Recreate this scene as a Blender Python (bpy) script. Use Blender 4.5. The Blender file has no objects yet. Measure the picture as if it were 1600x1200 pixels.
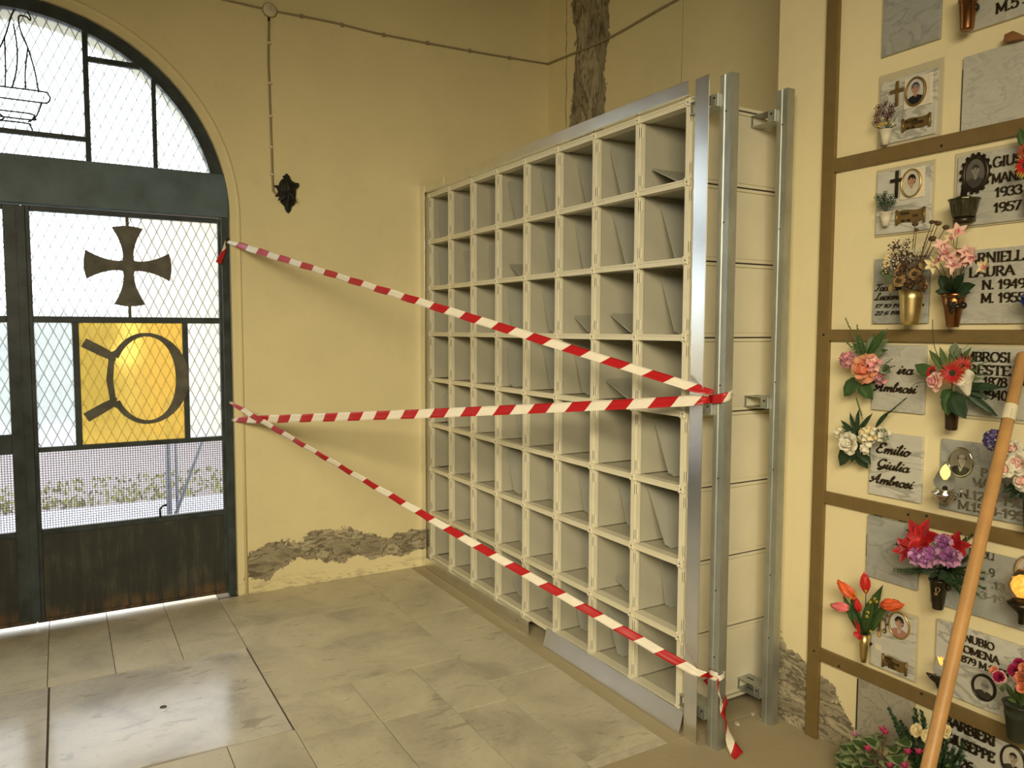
import bpy, bmesh, math, random
from mathutils import Vector, Matrix, Euler
random.seed(7)
S = bpy.context.scene
COL = S.collection
PI = math.pi

# ------------------------------------------------------------------ camera
YAW, PIT, ROL = math.radians(30.31269), math.radians(-4.01490), math.radians(0.15333)
CAM = Vector((4.68576, -2.10630, 1.60423)); FPX = 1204.81
_f0 = Vector((-math.cos(YAW), math.sin(YAW), 0)); _r0 = Vector((math.sin(YAW), math.cos(YAW), 0)); _u0 = Vector((0, 0, 1))
_f = _f0*math.cos(PIT) + _u0*math.sin(PIT); _u = _u0*math.cos(PIT) - _f0*math.sin(PIT)
_r = _r0*math.cos(ROL) + _u*math.sin(ROL); _u = _u*math.cos(ROL) - _r0*math.sin(ROL)
cd = bpy.data.cameras.new('camera'); cam = bpy.data.objects.new('camera', cd); COL.objects.link(cam)
cd.sensor_fit = 'HORIZONTAL'; cd.sensor_width = 36.0; cd.lens = 36.0*FPX/1600.0; cd.clip_start = 0.05; cd.clip_end = 200
m3 = Matrix((_r, _u, -_f)).transposed(); cam.matrix_world = Matrix.Translation(CAM) @ m3.to_4x4()
S.camera = cam

# ------------------------------------------------------------------ light and exposure
vs = S.view_settings; S.display_settings.display_device = 'sRGB'
vs.view_transform = 'Standard'; vs.look = 'None'; vs.gamma = 1.0; vs.use_curve_mapping = False; vs.exposure = 0.0
W = bpy.data.worlds.new('sky'); S.world = W; W.use_nodes = True
wn = W.node_tree.nodes; wl = W.node_tree.links
bg = wn['Background']; bg.inputs['Color'].default_value = (0.93, 0.97, 1.0, 1); bg.inputs['Strength'].default_value = 5.6
S.cycles.max_bounces = 10; S.cycles.diffuse_bounces = 6; S.cycles.glossy_bounces = 3; S.cycles.transmission_bounces = 8; S.cycles.transparent_max_bounces = 8
S.cycles.sample_clamp_indirect = 6.0

def area(name, loc, rot, sx, sy, power, color):
    l = bpy.data.lights.new(name, 'AREA'); l.shape = 'RECTANGLE'; l.size = sx; l.size_y = sy; l.energy = power; l.color = color
    o = bpy.data.objects.new(name, l); COL.objects.link(o); o.location = loc; o.rotation_euler = rot; return o
# added warm fill light behind the camera, with no fixture
LP = Vector((5.75, -3.7, 2.9))
fill_l = area('warm_fill_light', LP, (0, 0, 0), 3.4, 1.1, 58, (1.0, 0.86, 0.60))
fill_l.rotation_euler = (LP-Vector((1.1, -.1, .45))).to_track_quat('Z', 'Y').to_euler(); fill_l.data.spread = math.radians(72)

# ------------------------------------------------------------------ node helpers
class NT:
    def __init__(s, name):
        s.m = bpy.data.materials.new(name); s.m.use_nodes = True
        s.t = s.m.node_tree; s.n = s.t.nodes; s.l = s.t.links
        s.b = s.n['Principled BSDF']; s.out = s.n['Material Output']
    def node(s, typ, **kw):
        nd = s.n.new(typ)
        for k, v in kw.items():
            if k.startswith('_'): setattr(nd, k[1:], v)
            else: nd.inputs[k].default_value = v
        return nd
    def link(s, a, b): s.l.new(a, b)
    def coord(s, scale=(1, 1, 1), which='Object'):
        c = s.node('ShaderNodeTexCoord'); mp = s.node('ShaderNodeMapping'); mp.inputs['Scale'].default_value = scale
        s.link(c.outputs[which], mp.inputs['Vector']); return mp.outputs['Vector']
    def noise(s, vec, scale, detail=4, rough=.55, dist=0):
        nd = s.node('ShaderNodeTexNoise', Scale=scale, Detail=detail, Roughness=rough, Distortion=dist); s.link(vec, nd.inputs['Vector']); return nd.outputs['Fac']
    def ramp(s, fac, stops):
        r = s.node('ShaderNodeValToRGB'); s.link(fac, r.inputs['Fac']); e = r.color_ramp.elements
        e[0].position, e[0].color = stops[0][0], (*stops[0][1], 1); e[1].position, e[1].color = stops[-1][0], (*stops[-1][1], 1)
        for p, c in stops[1:-1]:
            x = e.new(p); x.color = (*c, 1)
        return r.outputs['Color']
    def mix(s, fac, a, b, mode='MIX'):
        nd = s.node('ShaderNodeMix', _data_type='RGBA', _blend_type=mode)
        for sock, v in ((nd.inputs[0], fac), (nd.inputs[6], a), (nd.inputs[7], b)):
            if hasattr(v, 'links'): s.link(v, sock)
            elif isinstance(v, (int, float)): sock.default_value = v
            else: sock.default_value = (*v, 1)
        return nd.outputs[2]
    def math(s, op, a, b=0.0, c=None, clamp=False):
        nd = s.node('ShaderNodeMath', _operation=op, _use_clamp=clamp)
        for i, v in enumerate((a, b, c)):
            if v is None: continue
            if hasattr(v, 'links'): s.link(v, nd.inputs[i])
            else: nd.inputs[i].default_value = v
        return nd.outputs[0]
    def step(s, v, e0, e1):
        nd = s.node('ShaderNodeMapRange', _interpolation_type='SMOOTHSTEP'); s.link(v, nd.inputs['Value'])
        nd.inputs['From Min'].default_value = e0; nd.inputs['From Max'].default_value = e1; return nd.outputs['Result']
    def bump(s, h, strength=.3, dist=.01):
        b = s.node('ShaderNodeBump', Strength=strength, Distance=dist); s.link(h, b.inputs['Height']); s.link(b.outputs['Normal'], s.b.inputs['Normal'])
    def curve(s, v, pts, x0, x1, y0, y1):
        """piecewise curve y(x) given as points, read with the value v"""
        mr = s.node('ShaderNodeMapRange'); s.link(v, mr.inputs['Value']); mr.inputs['From Min'].default_value = x0; mr.inputs['From Max'].default_value = x1
        fc = s.node('ShaderNodeFloatCurve'); c = fc.mapping.curves[0]; fc.mapping.use_clip = False
        P = [((x-x0)/(x1-x0), (y-y0)/(y1-y0)) for x, y in pts]
        c.points[0].location = P[0]; c.points[1].location = P[-1]
        for p in P[1:-1]: c.points.new(*p)
        for p in c.points: p.handle_type = 'VECTOR'
        fc.mapping.update(); s.link(mr.outputs['Result'], fc.inputs['Value'])
        return s.math('MULTIPLY_ADD', fc.outputs['Value'], y1-y0, y0)

def plain(name, col, rough=.6, metal=0.0, var=.0, scale=20, spec=.5, **kw):
    t = NT(name); b = t.b; b.inputs['Base Color'].default_value = (*col, 1); b.inputs['Roughness'].default_value = rough; b.inputs['Metallic'].default_value = metal
    b.inputs['Specular IOR Level'].default_value = spec
    v = t.coord()
    n = t.noise(v, scale, 4)
    k = max(var, .04)
    c = t.ramp(n, [(.3, tuple(x*(1-k) for x in col)), (.7, tuple(min(1, x*(1+k)) for x in col))]); t.link(c, b.inputs['Base Color'])
    for key, val in kw.items(): b.inputs[key.replace('_', ' ')].default_value = val
    return t.m

# plaster with a damaged patch between two curves (h along the wall, z up)
PLASTER = (0.80, 0.71, 0.42)
def plaster(name, axis, patches=(), col=PLASTER, dirt=0.0):
    t = NT(name); b = t.b; b.inputs['Roughness'].default_value = .85; b.inputs['Specular IOR Level'].default_value = .2
    v = t.coord(); sep = t.node('ShaderNodeSeparateXYZ'); t.link(v, sep.inputs[0])
    h, z = sep.outputs[axis], sep.outputs['Z']
    n1 = t.noise(v, 1.3, 5, .6); n2 = t.noise(v, 9, 5, .6); n3 = t.noise(v, 60, 3)
    c = t.ramp(n1, [(.3, tuple(x*.93 for x in col)), (.7, tuple(min(1, x*1.05) for x in col))])
    c = t.mix(t.math('MULTIPLY', t.step(n2, .58, .75), .12), c, tuple(x*.72 for x in col))
    hgt = t.math('MULTIPLY', n3, .25)
    hgt = t.math('ADD', hgt, t.math('MULTIPLY', n1, .6))
    for top, bot, x0, x1, y0, y1, kind in patches:
        d1 = t.noise(v, 7, 6, .65, .3); d2 = t.noise(v, 26, 5, .65)
        off = t.math('ADD', t.math('MULTIPLY', t.math('SUBTRACT', d1, .5), .16), t.math('MULTIPLY', t.math('SUBTRACT', d2, .5), .07))
        if kind == 'h':     # band along the wall: curves give z as a function of h
            zz = t.math('ADD', z, off); hh = h
        else:               # column up the wall: curves give h as a function of z
            zz = t.math('ADD', h, off); hh = z
        a = t.step(t.math('SUBTRACT', t.curve(hh, top, x0, x1, y0, y1), zz), 0.0, .006)
        e = t.step(t.math('SUBTRACT', zz, t.curve(hh, bot, x0, x1, y0, y1)), 0.0, .006)
        mk = t.math('MULTIPLY', a, e)
        mk = t.math('MULTIPLY', mk, t.math('MULTIPLY', t.step(hh, x0, x0+.02), t.math('SUBTRACT', 1.0, t.step(hh, x1-.02, x1))))
        if kind == 'h':
            v2 = t.coord((3.2, 3.2, 9))
        else:
            v2 = t.coord((8, 8, 2.2))
        l1 = t.noise(v2, 1.5, 6, .62, .5); l2 = t.noise(v, 30, 6, .7)
        lay = t.ramp(l1, [(.30, (.13, .11, .07)), (.41, (.30, .26, .175)), (.47, (.38, .335, .23)), (.50, (.12, .10, .065)), (.54, (.33, .29, .20)), (.60, (.52, .46, .31)), (.66, (.22, .19, .125)), (.75, (.42, .37, .25))])
        lay = t.mix(t.step(l2, .62, .68), lay, tuple(x*.9 for x in col))
        c = t.mix(mk, c, lay)
        hgt = t.math('SUBTRACT', hgt, t.math('MULTIPLY', mk, t.math('ADD', .9, l1)))
    if dirt:
        low = t.math('MULTIPLY', t.math('SUBTRACT', 1.0, t.step(z, 0.0, dirt)), t.step(t.noise(t.coord((6, 6, 22)), 1.5, 6, .7), .47, .6))
        c = t.mix(t.math('MULTIPLY', low, .55), c, (.30, .25, .16))
    t.link(c, b.inputs['Base Color']); t.bump(hgt, .35, .012)
    return t.m

def marble(name, base=(.60, .60, .56), vein=(.33, .34, .33), rough=.32, scale=1.0, stretch=(2.2, 5, 7), grime=.25):
    t = NT(name); b = t.b; b.inputs['Roughness'].default_value = rough
    v = t.coord(stretch)
    info = t.node('ShaderNodeObjectInfo'); add = t.node('ShaderNodeVectorMath', _operation='ADD')
    t.link(v, add.inputs[0])
    cmb = t.node('ShaderNodeCombineXYZ'); t.link(t.math('MULTIPLY', info.outputs['Random'], 37.0), cmb.inputs[0]); t.link(cmb.outputs[0], add.inputs[1])
    vv = add.outputs[0]
    n = t.noise(vv, 1.7*scale, 5, .55, .7); n2 = t.noise(vv, 9*scale, 5, .6)
    c = t.ramp(n, [(.30, tuple(x*.9 for x in base)), (.46, base), (.50, vein), (.535, tuple(x*1.04 for x in base)), (.72, tuple(x*.86 for x in base))])
    c = t.mix(t.math('MULTIPLY', t.step(n2, .52, .7), grime), c, tuple(x*.62 for x in base))
    t.link(c, b.inputs['Base Color']); t.bump(n2, .06, .004)
    return t.m

def travertine(name, base, rough):
    t = NT(name); b = t.b
    v = t.coord((1, 1, 1))
    info = t.node('ShaderNodeObjectInfo'); cmb = t.node('ShaderNodeCombineXYZ'); add = t.node('ShaderNodeVectorMath', _operation='ADD')
    t.link(t.math('MULTIPLY', info.outputs['Random'], 41.0), cmb.inputs[2]); t.link(v, add.inputs[0]); t.link(cmb.outputs[0], add.inputs[1]); v = add.outputs[0]
    mp = t.node('ShaderNodeMapping'); mp.inputs['Scale'].default_value = (9, 2.6, 3); mp.inputs['Rotation'].default_value = (0, 0, .35); t.link(v, mp.inputs[0])
    n = t.noise(v, 3.0, 7, .62, .6); n2 = t.noise(mp.outputs[0], 1.9, 8, .68, 1.0); n3 = t.noise(v, 45, 5, .6)
    c = t.ramp(n, [(.28, tuple(x*.66 for x in base)), (.5, base), (.72, tuple(min(1, x*1.2) for x in base))])
    c = t.mix(t.math('MULTIPLY', t.step(n2, .58, .66), .55), c, tuple(x*.45 for x in base))
    c = t.mix(t.math('MULTIPLY', t.step(n2, .30, .42), .0), c, base)
    c = t.mix(t.math('MULTIPLY', t.step(n3, .56, .72), .34), c, tuple(x*.6 for x in base))
    t.link(c, b.inputs['Base Color'])
    r = t.node('ShaderNodeMapRange'); t.link(n3, r.inputs['Value']); r.inputs['To Min'].default_value = rough-.07; r.inputs['To Max'].default_value = rough+.12
    t.link(r.outputs['Result'], b.inputs['Roughness']); t.bump(n2, .05, .004)
    return t.m

def brushed(name, col, rough, axis=(1, 1, 40), blotch=.0, metal=1.0):
    t = NT(name); b = t.b; b.inputs['Metallic'].default_value = metal
    n = t.noise(t.coord(axis), 6, 4, .6); n2 = t.noise(t.coord((5, 5, 2.5)), 2.5, 4, .6)
    c = t.ramp(n2, [(.3, tuple(x*(1-.12-blotch) for x in col)), (.7, col)])
    c = t.mix(t.math('MULTIPLY', n, .25), c, tuple(x*.75 for x in col))
    t.link(c, b.inputs['Base Color'])
    r = t.node('ShaderNodeMapRange'); t.link(n2, r.inputs['Value']); r.inputs['To Min'].default_value = rough-.03; r.inputs['To Max'].default_value = rough+.04
    t.link(r.outputs['Result'], b.inputs['Roughness'])
    return t.m

# ribbed wired cathedral glass: blurred see-through plus a diffuse share, with a diamond lattice pressed into it
def pane_glass(name, tint, lattice, diffuse=.25, rough=.13):
    t = NT(name); t.n.remove(t.b)
    v = t.coord(); sep = t.node('ShaderNodeSeparateXYZ'); t.link(v, sep.inputs[0])
    y = t.math('DIVIDE', sep.outputs['Y'], .052); z = t.math('DIVIDE', sep.outputs['Z'], .112)
    w = None
    for op in ('ADD', 'SUBTRACT'):
        f = t.math('ABSOLUTE', t.math('SUBTRACT', t.math('FRACT', t.math(op, y, z)), .5))
        k = t.math('SUBTRACT', 1.0, t.step(f, .024, .062)); w = k if w is None else t.math('MAXIMUM', w, k)
    nb = t.noise(v, 130, 3, .6); bp = t.node('ShaderNodeBump', Strength=.16, Distance=.003); t.link(nb, bp.inputs['Height'])
    rf = t.node('ShaderNodeBsdfRefraction', Roughness=rough, IOR=1.25); rf.inputs['Color'].default_value = (*tint, 1); t.link(bp.outputs[0], rf.inputs['Normal'])
    tr = t.node('ShaderNodeBsdfTranslucent'); tr.inputs['Color'].default_value = (*tint, 1)
    gl = t.node('ShaderNodeBsdfGlossy', Roughness=.15); gl.inputs['Color'].default_value = (.9, .9, .9, 1); t.link(bp.outputs[0], gl.inputs['Normal'])
    df = t.node('ShaderNodeBsdfDiffuse'); df.inputs['Color'].default_value = (*lattice, 1)
    tr2 = t.node('ShaderNodeBsdfTranslucent'); tr2.inputs['Color'].default_value = (*lattice, 1)
    def mx(f, a, b):
        m = t.node('ShaderNodeMixShader'); m.inputs[0].default_value = f if not hasattr(f, 'links') else .5
        if hasattr(f, 'links'): t.link(f, m.inputs[0])
        t.link(a.outputs[0], m.inputs[1]); t.link(b.outputs[0], m.inputs[2]); return m
    s = mx(diffuse, rf, tr); s = mx(.05, s, gl)
    s = mx(t.math('MULTIPLY', w, .85), s, mx(.45, df, tr2))
    t.link(s.outputs[0], t.out.inputs['Surface'])
    return t.m

# ------------------------------------------------------------------ mesh helpers
def V(*a): return Vector(a)
class MB:
    def __init__(s): s.v = []; s.f = []; s.mi = []; s.sm = []
    def add(s, vs, fs, mi=0, smooth=False):
        o = len(s.v); s.v += [Vector(p) for p in vs]
        for f in fs: s.f.append([o+i for i in f]); s.mi.append(mi); s.sm.append(smooth)
        return s
    def box(s, x0, x1, y0, y1, z0, z1, mi=0, M=None):
        p = [V(x, y, z) for z in (z0, z1) for y in (y0, y1) for x in (x0, x1)]
        if M: p = [M @ q for q in p]
        return s.add(p, [(0, 2, 3, 1), (4, 5, 7, 6), (0, 1, 5, 4), (2, 6, 7, 3), (0, 4, 6, 2), (1, 3, 7, 5)], mi)
    def prism(s, poly, n, depth, mi=0, smooth=False):
        """closed flat polygon (3D points), extruded along n by depth"""
        n = Vector(n).normalized()*depth; k = len(poly); a = [Vector(p) for p in poly]; b = [p+n for p in a]
        o = len(s.v); s.v += a+b
        s.f.append([o+i for i in range(k)][::-1]); s.mi.append(mi); s.sm.append(False)
        s.f.append([o+k+i for i in range(k)]); s.mi.append(mi); s.sm.append(False)
        for i in range(k):
            j = (i+1) % k; s.f.append([o+i, o+j, o+k+j, o+k+i]); s.mi.append(mi); s.sm.append(smooth)
        return s
    def tube(s, pts, r, seg=8, mi=0, cap=True, closed=False, flat=1.0, up=None):
        pts = [Vector(p) for p in pts]; n = len(pts); rs = r if isinstance(r, (list, tuple)) else [r]*n
        rings = []; prev = None
        for i, p in enumerate(pts):
            if closed: d = pts[(i+1) % n]-pts[i-1]
            else: d = pts[min(i+1, n-1)]-pts[max(i-1, 0)]
            d = d.normalized() if d.length > 1e-9 else V(0, 0, 1)
            if prev is None:
                a = Vector(up) if up else (V(0, 0, 1) if abs(d.z) < .9 else V(1, 0, 0))
                a = (a - d*a.dot(d)).normalized()
            else:
                a = prev - d*prev.dot(d); a = a.normalized() if a.length > 1e-6 else prev
            prev = a; b = d.cross(a)
            rings.append([p + a*math.cos(2*PI*k/seg)*rs[i] + b*math.sin(2*PI*k/seg)*rs[i]*flat for k in range(seg)])
        vs = [q for rg in rings for q in rg]; fs = []
        for i in range(n if closed else n-1):
            j = (i+1) % n
            for k in range(seg): fs.append((i*seg+k, i*seg+(k+1) % seg, j*seg+(k+1) % seg, j*seg+k))
        if cap and not closed: fs.append(tuple(range(seg))[::-1]); fs.append(tuple((n-1)*seg+k for k in range(seg)))
        return s.add(vs, fs, mi, True)
    def lathe(s, prof, seg=24, mi=0, c=(0, 0, 0), M=None, sx=1, sy=1):
        vs = []; fs = []; c = Vector(c)
        for r, z in prof:
            for k in range(seg): vs.append(c+V(r*sx*math.cos(2*PI*k/seg), r*sy*math.sin(2*PI*k/seg), z))
        for i in range(len(prof)-1):
            for k in range(seg): fs.append((i*seg+k, i*seg+(k+1) % seg, (i+1)*seg+(k+1) % seg, (i+1)*seg+k))
        if M: vs = [M @ q for q in vs]
        fs.append(tuple(range(seg))[::-1]); fs.append(tuple((len(prof)-1)*seg+k for k in range(seg)))
        return s.add(vs, fs, mi, True)
    def ball(s, c, r, mi=0, seg=8, rings=6, sz=1.0, M=None):
        vs = [Vector((0, 0, -r*sz))]; fs = []
        for i in range(1, rings):
            a = -PI/2+PI*i/rings
            for k in range(seg): vs.append(V(r*math.cos(a)*math.cos(2*PI*k/seg), r*math.cos(a)*math.sin(2*PI*k/seg), r*sz*math.sin(a)))
        vs.append(V(0, 0, r*sz)); t = len(vs)-1
        for k in range(seg):
            k2 = (k+1) % seg; fs.append((0, 1+k2, 1+k)); fs.append((t, t-seg+k, t-seg+k2))
            for i in range(rings-2): fs.append((1+i*seg+k, 1+i*seg+k2, 1+(i+1)*seg+k2, 1+(i+1)*seg+k))
        if M: vs = [M @ q for q in vs]
        return s.add([Vector(c)+q for q in vs], fs, mi, True)
    def leaf(s, base, d, up, L, Wd, prof=(.25, .8, 1, .8, .0), curl=0.0, fold=.25, mi=0, rib=None, ruffle=0.0):
        """a petal or leaf with real curvature: runs from base along d, its face towards up"""
        d = Vector(d).normalized(); up = Vector(up); up = (up-d*up.dot(d))
        up = up.normalized() if up.length > 1e-6 else d.orthogonal().normalized(); sd = d.cross(up); n = len(prof)
        vs = []; ang = 0; p = Vector(base); st = L/(n-1)
        for i, w in enumerate(prof):
            a = curl*i/(n-1); dd = d*math.cos(a)+up*math.sin(a); uu = up*math.cos(a)-d*math.sin(a)
            if i: p = p+dd*st
            h = w*Wd/2
            for k in (-1, -.5, 0, .5, 1):
                rf = ruffle*Wd*math.sin(i*2.1+k*5)*(i/(n-1)) if ruffle else 0
                vs.append(p+sd*h*k+uu*(fold*h*k*k+rf))
        fs = []
        for i in range(n-1):
            for k in range(4): fs.append((i*5+k, i*5+k+1, (i+1)*5+k+1, (i+1)*5+k))
        o = len(s.f); s.add(vs, fs, mi, True)
        if rib is not None:
            for i in range(n-1):
                for k in (1, 2): s.mi[o+i*4+k] = rib if 0 < i < n-1 else mi
        return s
    def build(s, name, mats, parent=None, bevel=0, loc=None, solid=0, **props):
        me = bpy.data.meshes.new(name); me.from_pydata([tuple(p) for p in s.v], [], s.f)
        if not isinstance(mats, (list, tuple)): mats = [mats]
        for m in mats: me.materials.append(m)
        me.polygons.foreach_set('material_index', s.mi); me.polygons.foreach_set('use_smooth', s.sm); me.update()
        o = bpy.data.objects.new(name, me); COL.objects.link(o)
        wp = world_loc(parent) if parent else Vector((0, 0, 0))
        L = Vector(loc) if loc is not None else wp
        me.transform(Matrix.Translation(-L)); o.location = L-wp
        if parent: o.parent = parent
        if solid: md = o.modifiers.new('thickness', 'SOLIDIFY'); md.thickness = solid; md.offset = 0
        if bevel: md = o.modifiers.new('edge', 'BEVEL'); md.width = bevel; md.segments = 2; md.limit_method = 'ANGLE'
        for k, v in props.items(): o[k] = v
        return o
def world_loc(o):
    p = Vector((0, 0, 0))
    while o: p += o.location; o = o.parent
    return p
def thing(name, loc, label, cat, group=None):
    o = bpy.data.objects.new(name, None); COL.objects.link(o); o.location = loc; o.empty_display_size = .05
    o['label'] = label; o['category'] = cat
    if group: o['group'] = group
    return o
def tag(o, label, cat, group=None):
    o['label'] = label; o['category'] = cat
    if group: o['group'] = group
    return o
def struct(o, label=None, cat=None):
    o['kind'] = 'structure'
    if label: o['label'] = label
    if cat: o['category'] = cat
    return o

# a sight line through a pixel of the 1600 x 1200 photograph, met with a known wall, shelf or floor plane
def ray(px, py): return _f*FPX + _r*(px-800) - _u*(py-600)
def on(px, py, axis, val):
    d = ray(px, py); return CAM + d*((val-CAM[axis])/d[axis])

# ------------------------------------------------------------------ stroke lettering
def arc(cx, cy, rx, ry, a0, a1, n=10): return [(cx+rx*math.cos(math.radians(a0+(a1-a0)*i/n)), cy+ry*math.sin(math.radians(a0+(a1-a0)*i/n))) for i in range(n+1)]
GL = {   # strokes on a unit-high letter; width; serif feet (x, y)
 'A': (.82, [[(.04, 0), (.40, 1)], [(.40, 1), (.78, 0)], [(.18, .36), (.64, .36)]], [(.04, 0), (.78, 0)]),
 'B': (.68, [[(.12, 0), (.12, 1)], [(.12, 1)]+arc(.32, .77, .24, .23, 90, -90)+[(.12, .54)], [(.12, .54)]+arc(.34, .27, .28, .27, 90, -90)+[(.12, 0)]], [(.10, 0), (.10, 1)]),
 'C': (.76, [arc(.42, .5, .36, .5, 50, 310, 14)], []),
 'D': (.80, [[(.12, 0), (.12, 1)], [(.12, 1)]+arc(.32, .5, .40, .5, 90, -90, 14)+[(.12, 0)]], [(.10, 0), (.10, 1)]),
 'E': (.66, [[(.12, 0), (.12, 1)], [(.12, 1), (.58, 1), (.58, .84)], [(.12, .52), (.48, .52)], [(.12, 0), (.60, 0), (.60, .17)]], [(.10, 0), (.10, 1)]),
 'F': (.64, [[(.12, 0), (.12, 1)], [(.12, 1), (.58, 1), (.58, .84)], [(.12, .52), (.46, .52)]], [(.12, 0), (.10, 1)]),
 'G': (.84, [arc(.42, .5, .36, .5, 50, 360, 16)+[(.78, .42), (.55, .42)], [(.74, .45), (.74, .08)]], []),
 'I': (.34, [[(.17, 0), (.17, 1)]], [(.17, 0), (.17, 1)]),
 'L': (.64, [[(.12, 0), (.12, 1)], [(.12, 0), (.58, 0), (.58, .17)]], [(.12, 1), (.10, 0)]),
 'M': (.98, [[(.12, 0), (.14, 1)], [(.14, 1), (.49, .15)], [(.49, .15), (.84, 1)], [(.84, 1), (.86, 0)]], [(.12, 0), (.86, 0), (.10, 1), (.88, 1)]),
 'N': (.86, [[(.12, 0), (.12, 1)], [(.12, 1), (.72, 0)], [(.72, 0), (.72, 1)]], [(.12, 0), (.72, 1), (.08, 1)]),
 'O': (.86, [arc(.43, .5, .37, .5, 0, 360, 20)], []),
 'P': (.66, [[(.12, 0), (.12, 1)], [(.12, 1)]+arc(.32, .74, .27, .26, 90, -90)+[(.12, .48)]], [(.12, 0), (.10, 1)]),
 'R': (.74, [[(.12, 0), (.12, 1)], [(.12, 1)]+arc(.32, .75, .26, .25, 90, -90)+[(.12, .5)], [(.34, .5), (.68, 0)]], [(.12, 0), (.68, 0), (.10, 1)]),
 'S': (.60, [arc(.30, .76, .22, .24, 20, 250, 10)+arc(.30, .26, .24, .26, 80, -160, 10)], []),
 'T': (.72, [[(.36, 0), (.36, 1)], [(.04, .84), (.04, 1), (.68, 1), (.68, .84)]], [(.36, 0)]),
 'U': (.82, [[(.12, 1), (.12, .35)]+arc(.40, .32, .28, .32, 180, 360)+[(.68, .35), (.68, 1)]], [(.12, 1), (.68, 1)]),
 'V': (.80, [[(.04, 1), (.40, 0)], [(.40, 0), (.76, 1)]], [(.04, 1), (.76, 1)]),
 'Z': (.68, [[(.08, .84), (.08, 1), (.60, 1), (.06, 0), (.62, 0), (.62, .16)]], []),
 '0': (.66, [arc(.33, .5, .26, .5, 0, 360, 18)], []),
 '1': (.46, [[(.06, .76), (.26, 1), (.26, 0)]], [(.26, 0)]),
 '2': (.64, [arc(.32, .72, .24, .28, 160, -30, 10)+[(.06, 0), (.60, 0)]], []),
 '3': (.62, [arc(.28, .76, .24, .24, 150, -90, 10), arc(.28, .27, .27, .27, 90, -150, 10)], []),
 '4': (.66, [[(.46, 0), (.46, 1), (.04, .30), (.62, .30)]], []),
 '5': (.62, [[(.54, 1), (.14, 1), (.12, .58)]+arc(.30, .32, .27, .32, 120, -150, 12)], []),
 '6': (.64, [arc(.46, .62, .36, .38, 80, 180, 8)+[(.08, .4)], arc(.33, .28, .25, .28, 0, 360, 16)], []),
 '7': (.60, [[(.06, .84), (.06, 1), (.56, 1), (.24, 0)]], []),
 '8': (.64, [arc(.32, .77, .21, .23, 0, 360, 16), arc(.32, .27, .26, .27, 0, 360, 16)], []),
 '9': (.64, [arc(.32, .72, .25, .28, 0, 360, 16), [(.57, .66)]+arc(.20, .40, .36, .40, 10, -80, 8)], []),
 '.': (.26, [[(.12, .02), (.12, .06)]], []), '-': (.44, [[(.08, .42), (.36, .42)]], []), ' ': (.34, [], []),
 # cursive
 'a': (.50, [arc(.22, .24, .19, .24, 60, 420, 14), [(.42, .48), (.40, .12), (.46, 0), (.56, .10)]], []),
 'b': (.46, [[(-.02, .1), (.20, .8), (.14, 1), (.06, .8), (.06, .15), (.16, 0), (.32, .10), (.36, .34), (.26, .40), (.5, .40)]], []),
 'c': (.40, [arc(.24, .24, .20, .24, 50, 310, 12)+[(.46, .14)]], []),
 'e': (.40, [[(0, .08), (.30, .26), (.30, .42), (.20, .48), (.08, .34), (.08, .12), (.20, 0), (.42, .12)]], []),
 'i': (.28, [[(0, .1), (.12, .48), (.10, .1), (.18, 0), (.30, .12)], [(.16, .72), (.18, .76)]], []),
 'l': (.30, [[(0, .1), (.22, .8), (.18, 1), (.10, .85), (.10, .1), (.18, 0), (.32, .12)]], []),
 'm': (.74, [[(0, .3), (.06, .48), (.08, 0)], [(.08, .1), (.22, .46), (.32, .44), (.34, 0)], [(.34, .1), (.48, .46), (.58, .44), (.60, .08), (.66, 0), (.78, .1)]], []),
 'n': (.52, [[(0, .3), (.06, .48), (.08, 0)], [(.08, .1), (.24, .46), (.36, .44), (.38, .08), (.44, 0), (.56, .1)]], []),
 'o': (.46, [arc(.22, .24, .19, .24, 80, 440, 14)+[(.34, .40), (.50, .38)]], []),
 'r': (.38, [[(0, .1), (.10, .52), (.22, .46), (.20, .1), (.28, 0), (.40, .12)]], []),
 's': (.36, [[(0, .1), (.18, .54), (.26, .2), (.18, 0), (.04, .06)], [(.2, 0), (.40, .12)]], []),
 'u': (.52, [[(0, .1), (.10, .48), (.08, .1), (.18, 0), (.32, .12), (.38, .48)], [(.38, .48), (.38, .1), (.46, 0), (.56, .1)]], []),
 'Æ': (.84, [[(-.05, .1), (.04, 0), (.2, .2), (.55, 1), (.55, .1), (.66, 0), (.78, .1)], [(.08, .42), (-.02, .55), (.1, .62)], [(.10, .36), (.62, .40)]], []),
 'Ë': (.68, [arc(.36, .76, .22, .24, 30, 260, 10)+arc(.32, .27, .30, .27, 90, 320, 12), [(.52, .95), (.6, .8)]], []),
 'Ğ': (.74, [arc(.36, .58, .30, .42, 40, 340, 14), [(.62, .44), (.62, .02), (.4, -.18), (.2, -.05), (.75, .12)]], []),
 'Ť': (.66, [[(.0, .8), (.14, .98), (.60, .92), (.7, 1)], [(.40, .93), (.34, .2), (.18, 0), (.04, .12)]], []),
 'Ł': (.70, [[(.5, .84), (.42, 1), (.30, .9), (.26, .2), (.10, 0), (.0, .1), (.14, .16), (.44, 0), (.70, .12)]], []),
}
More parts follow.
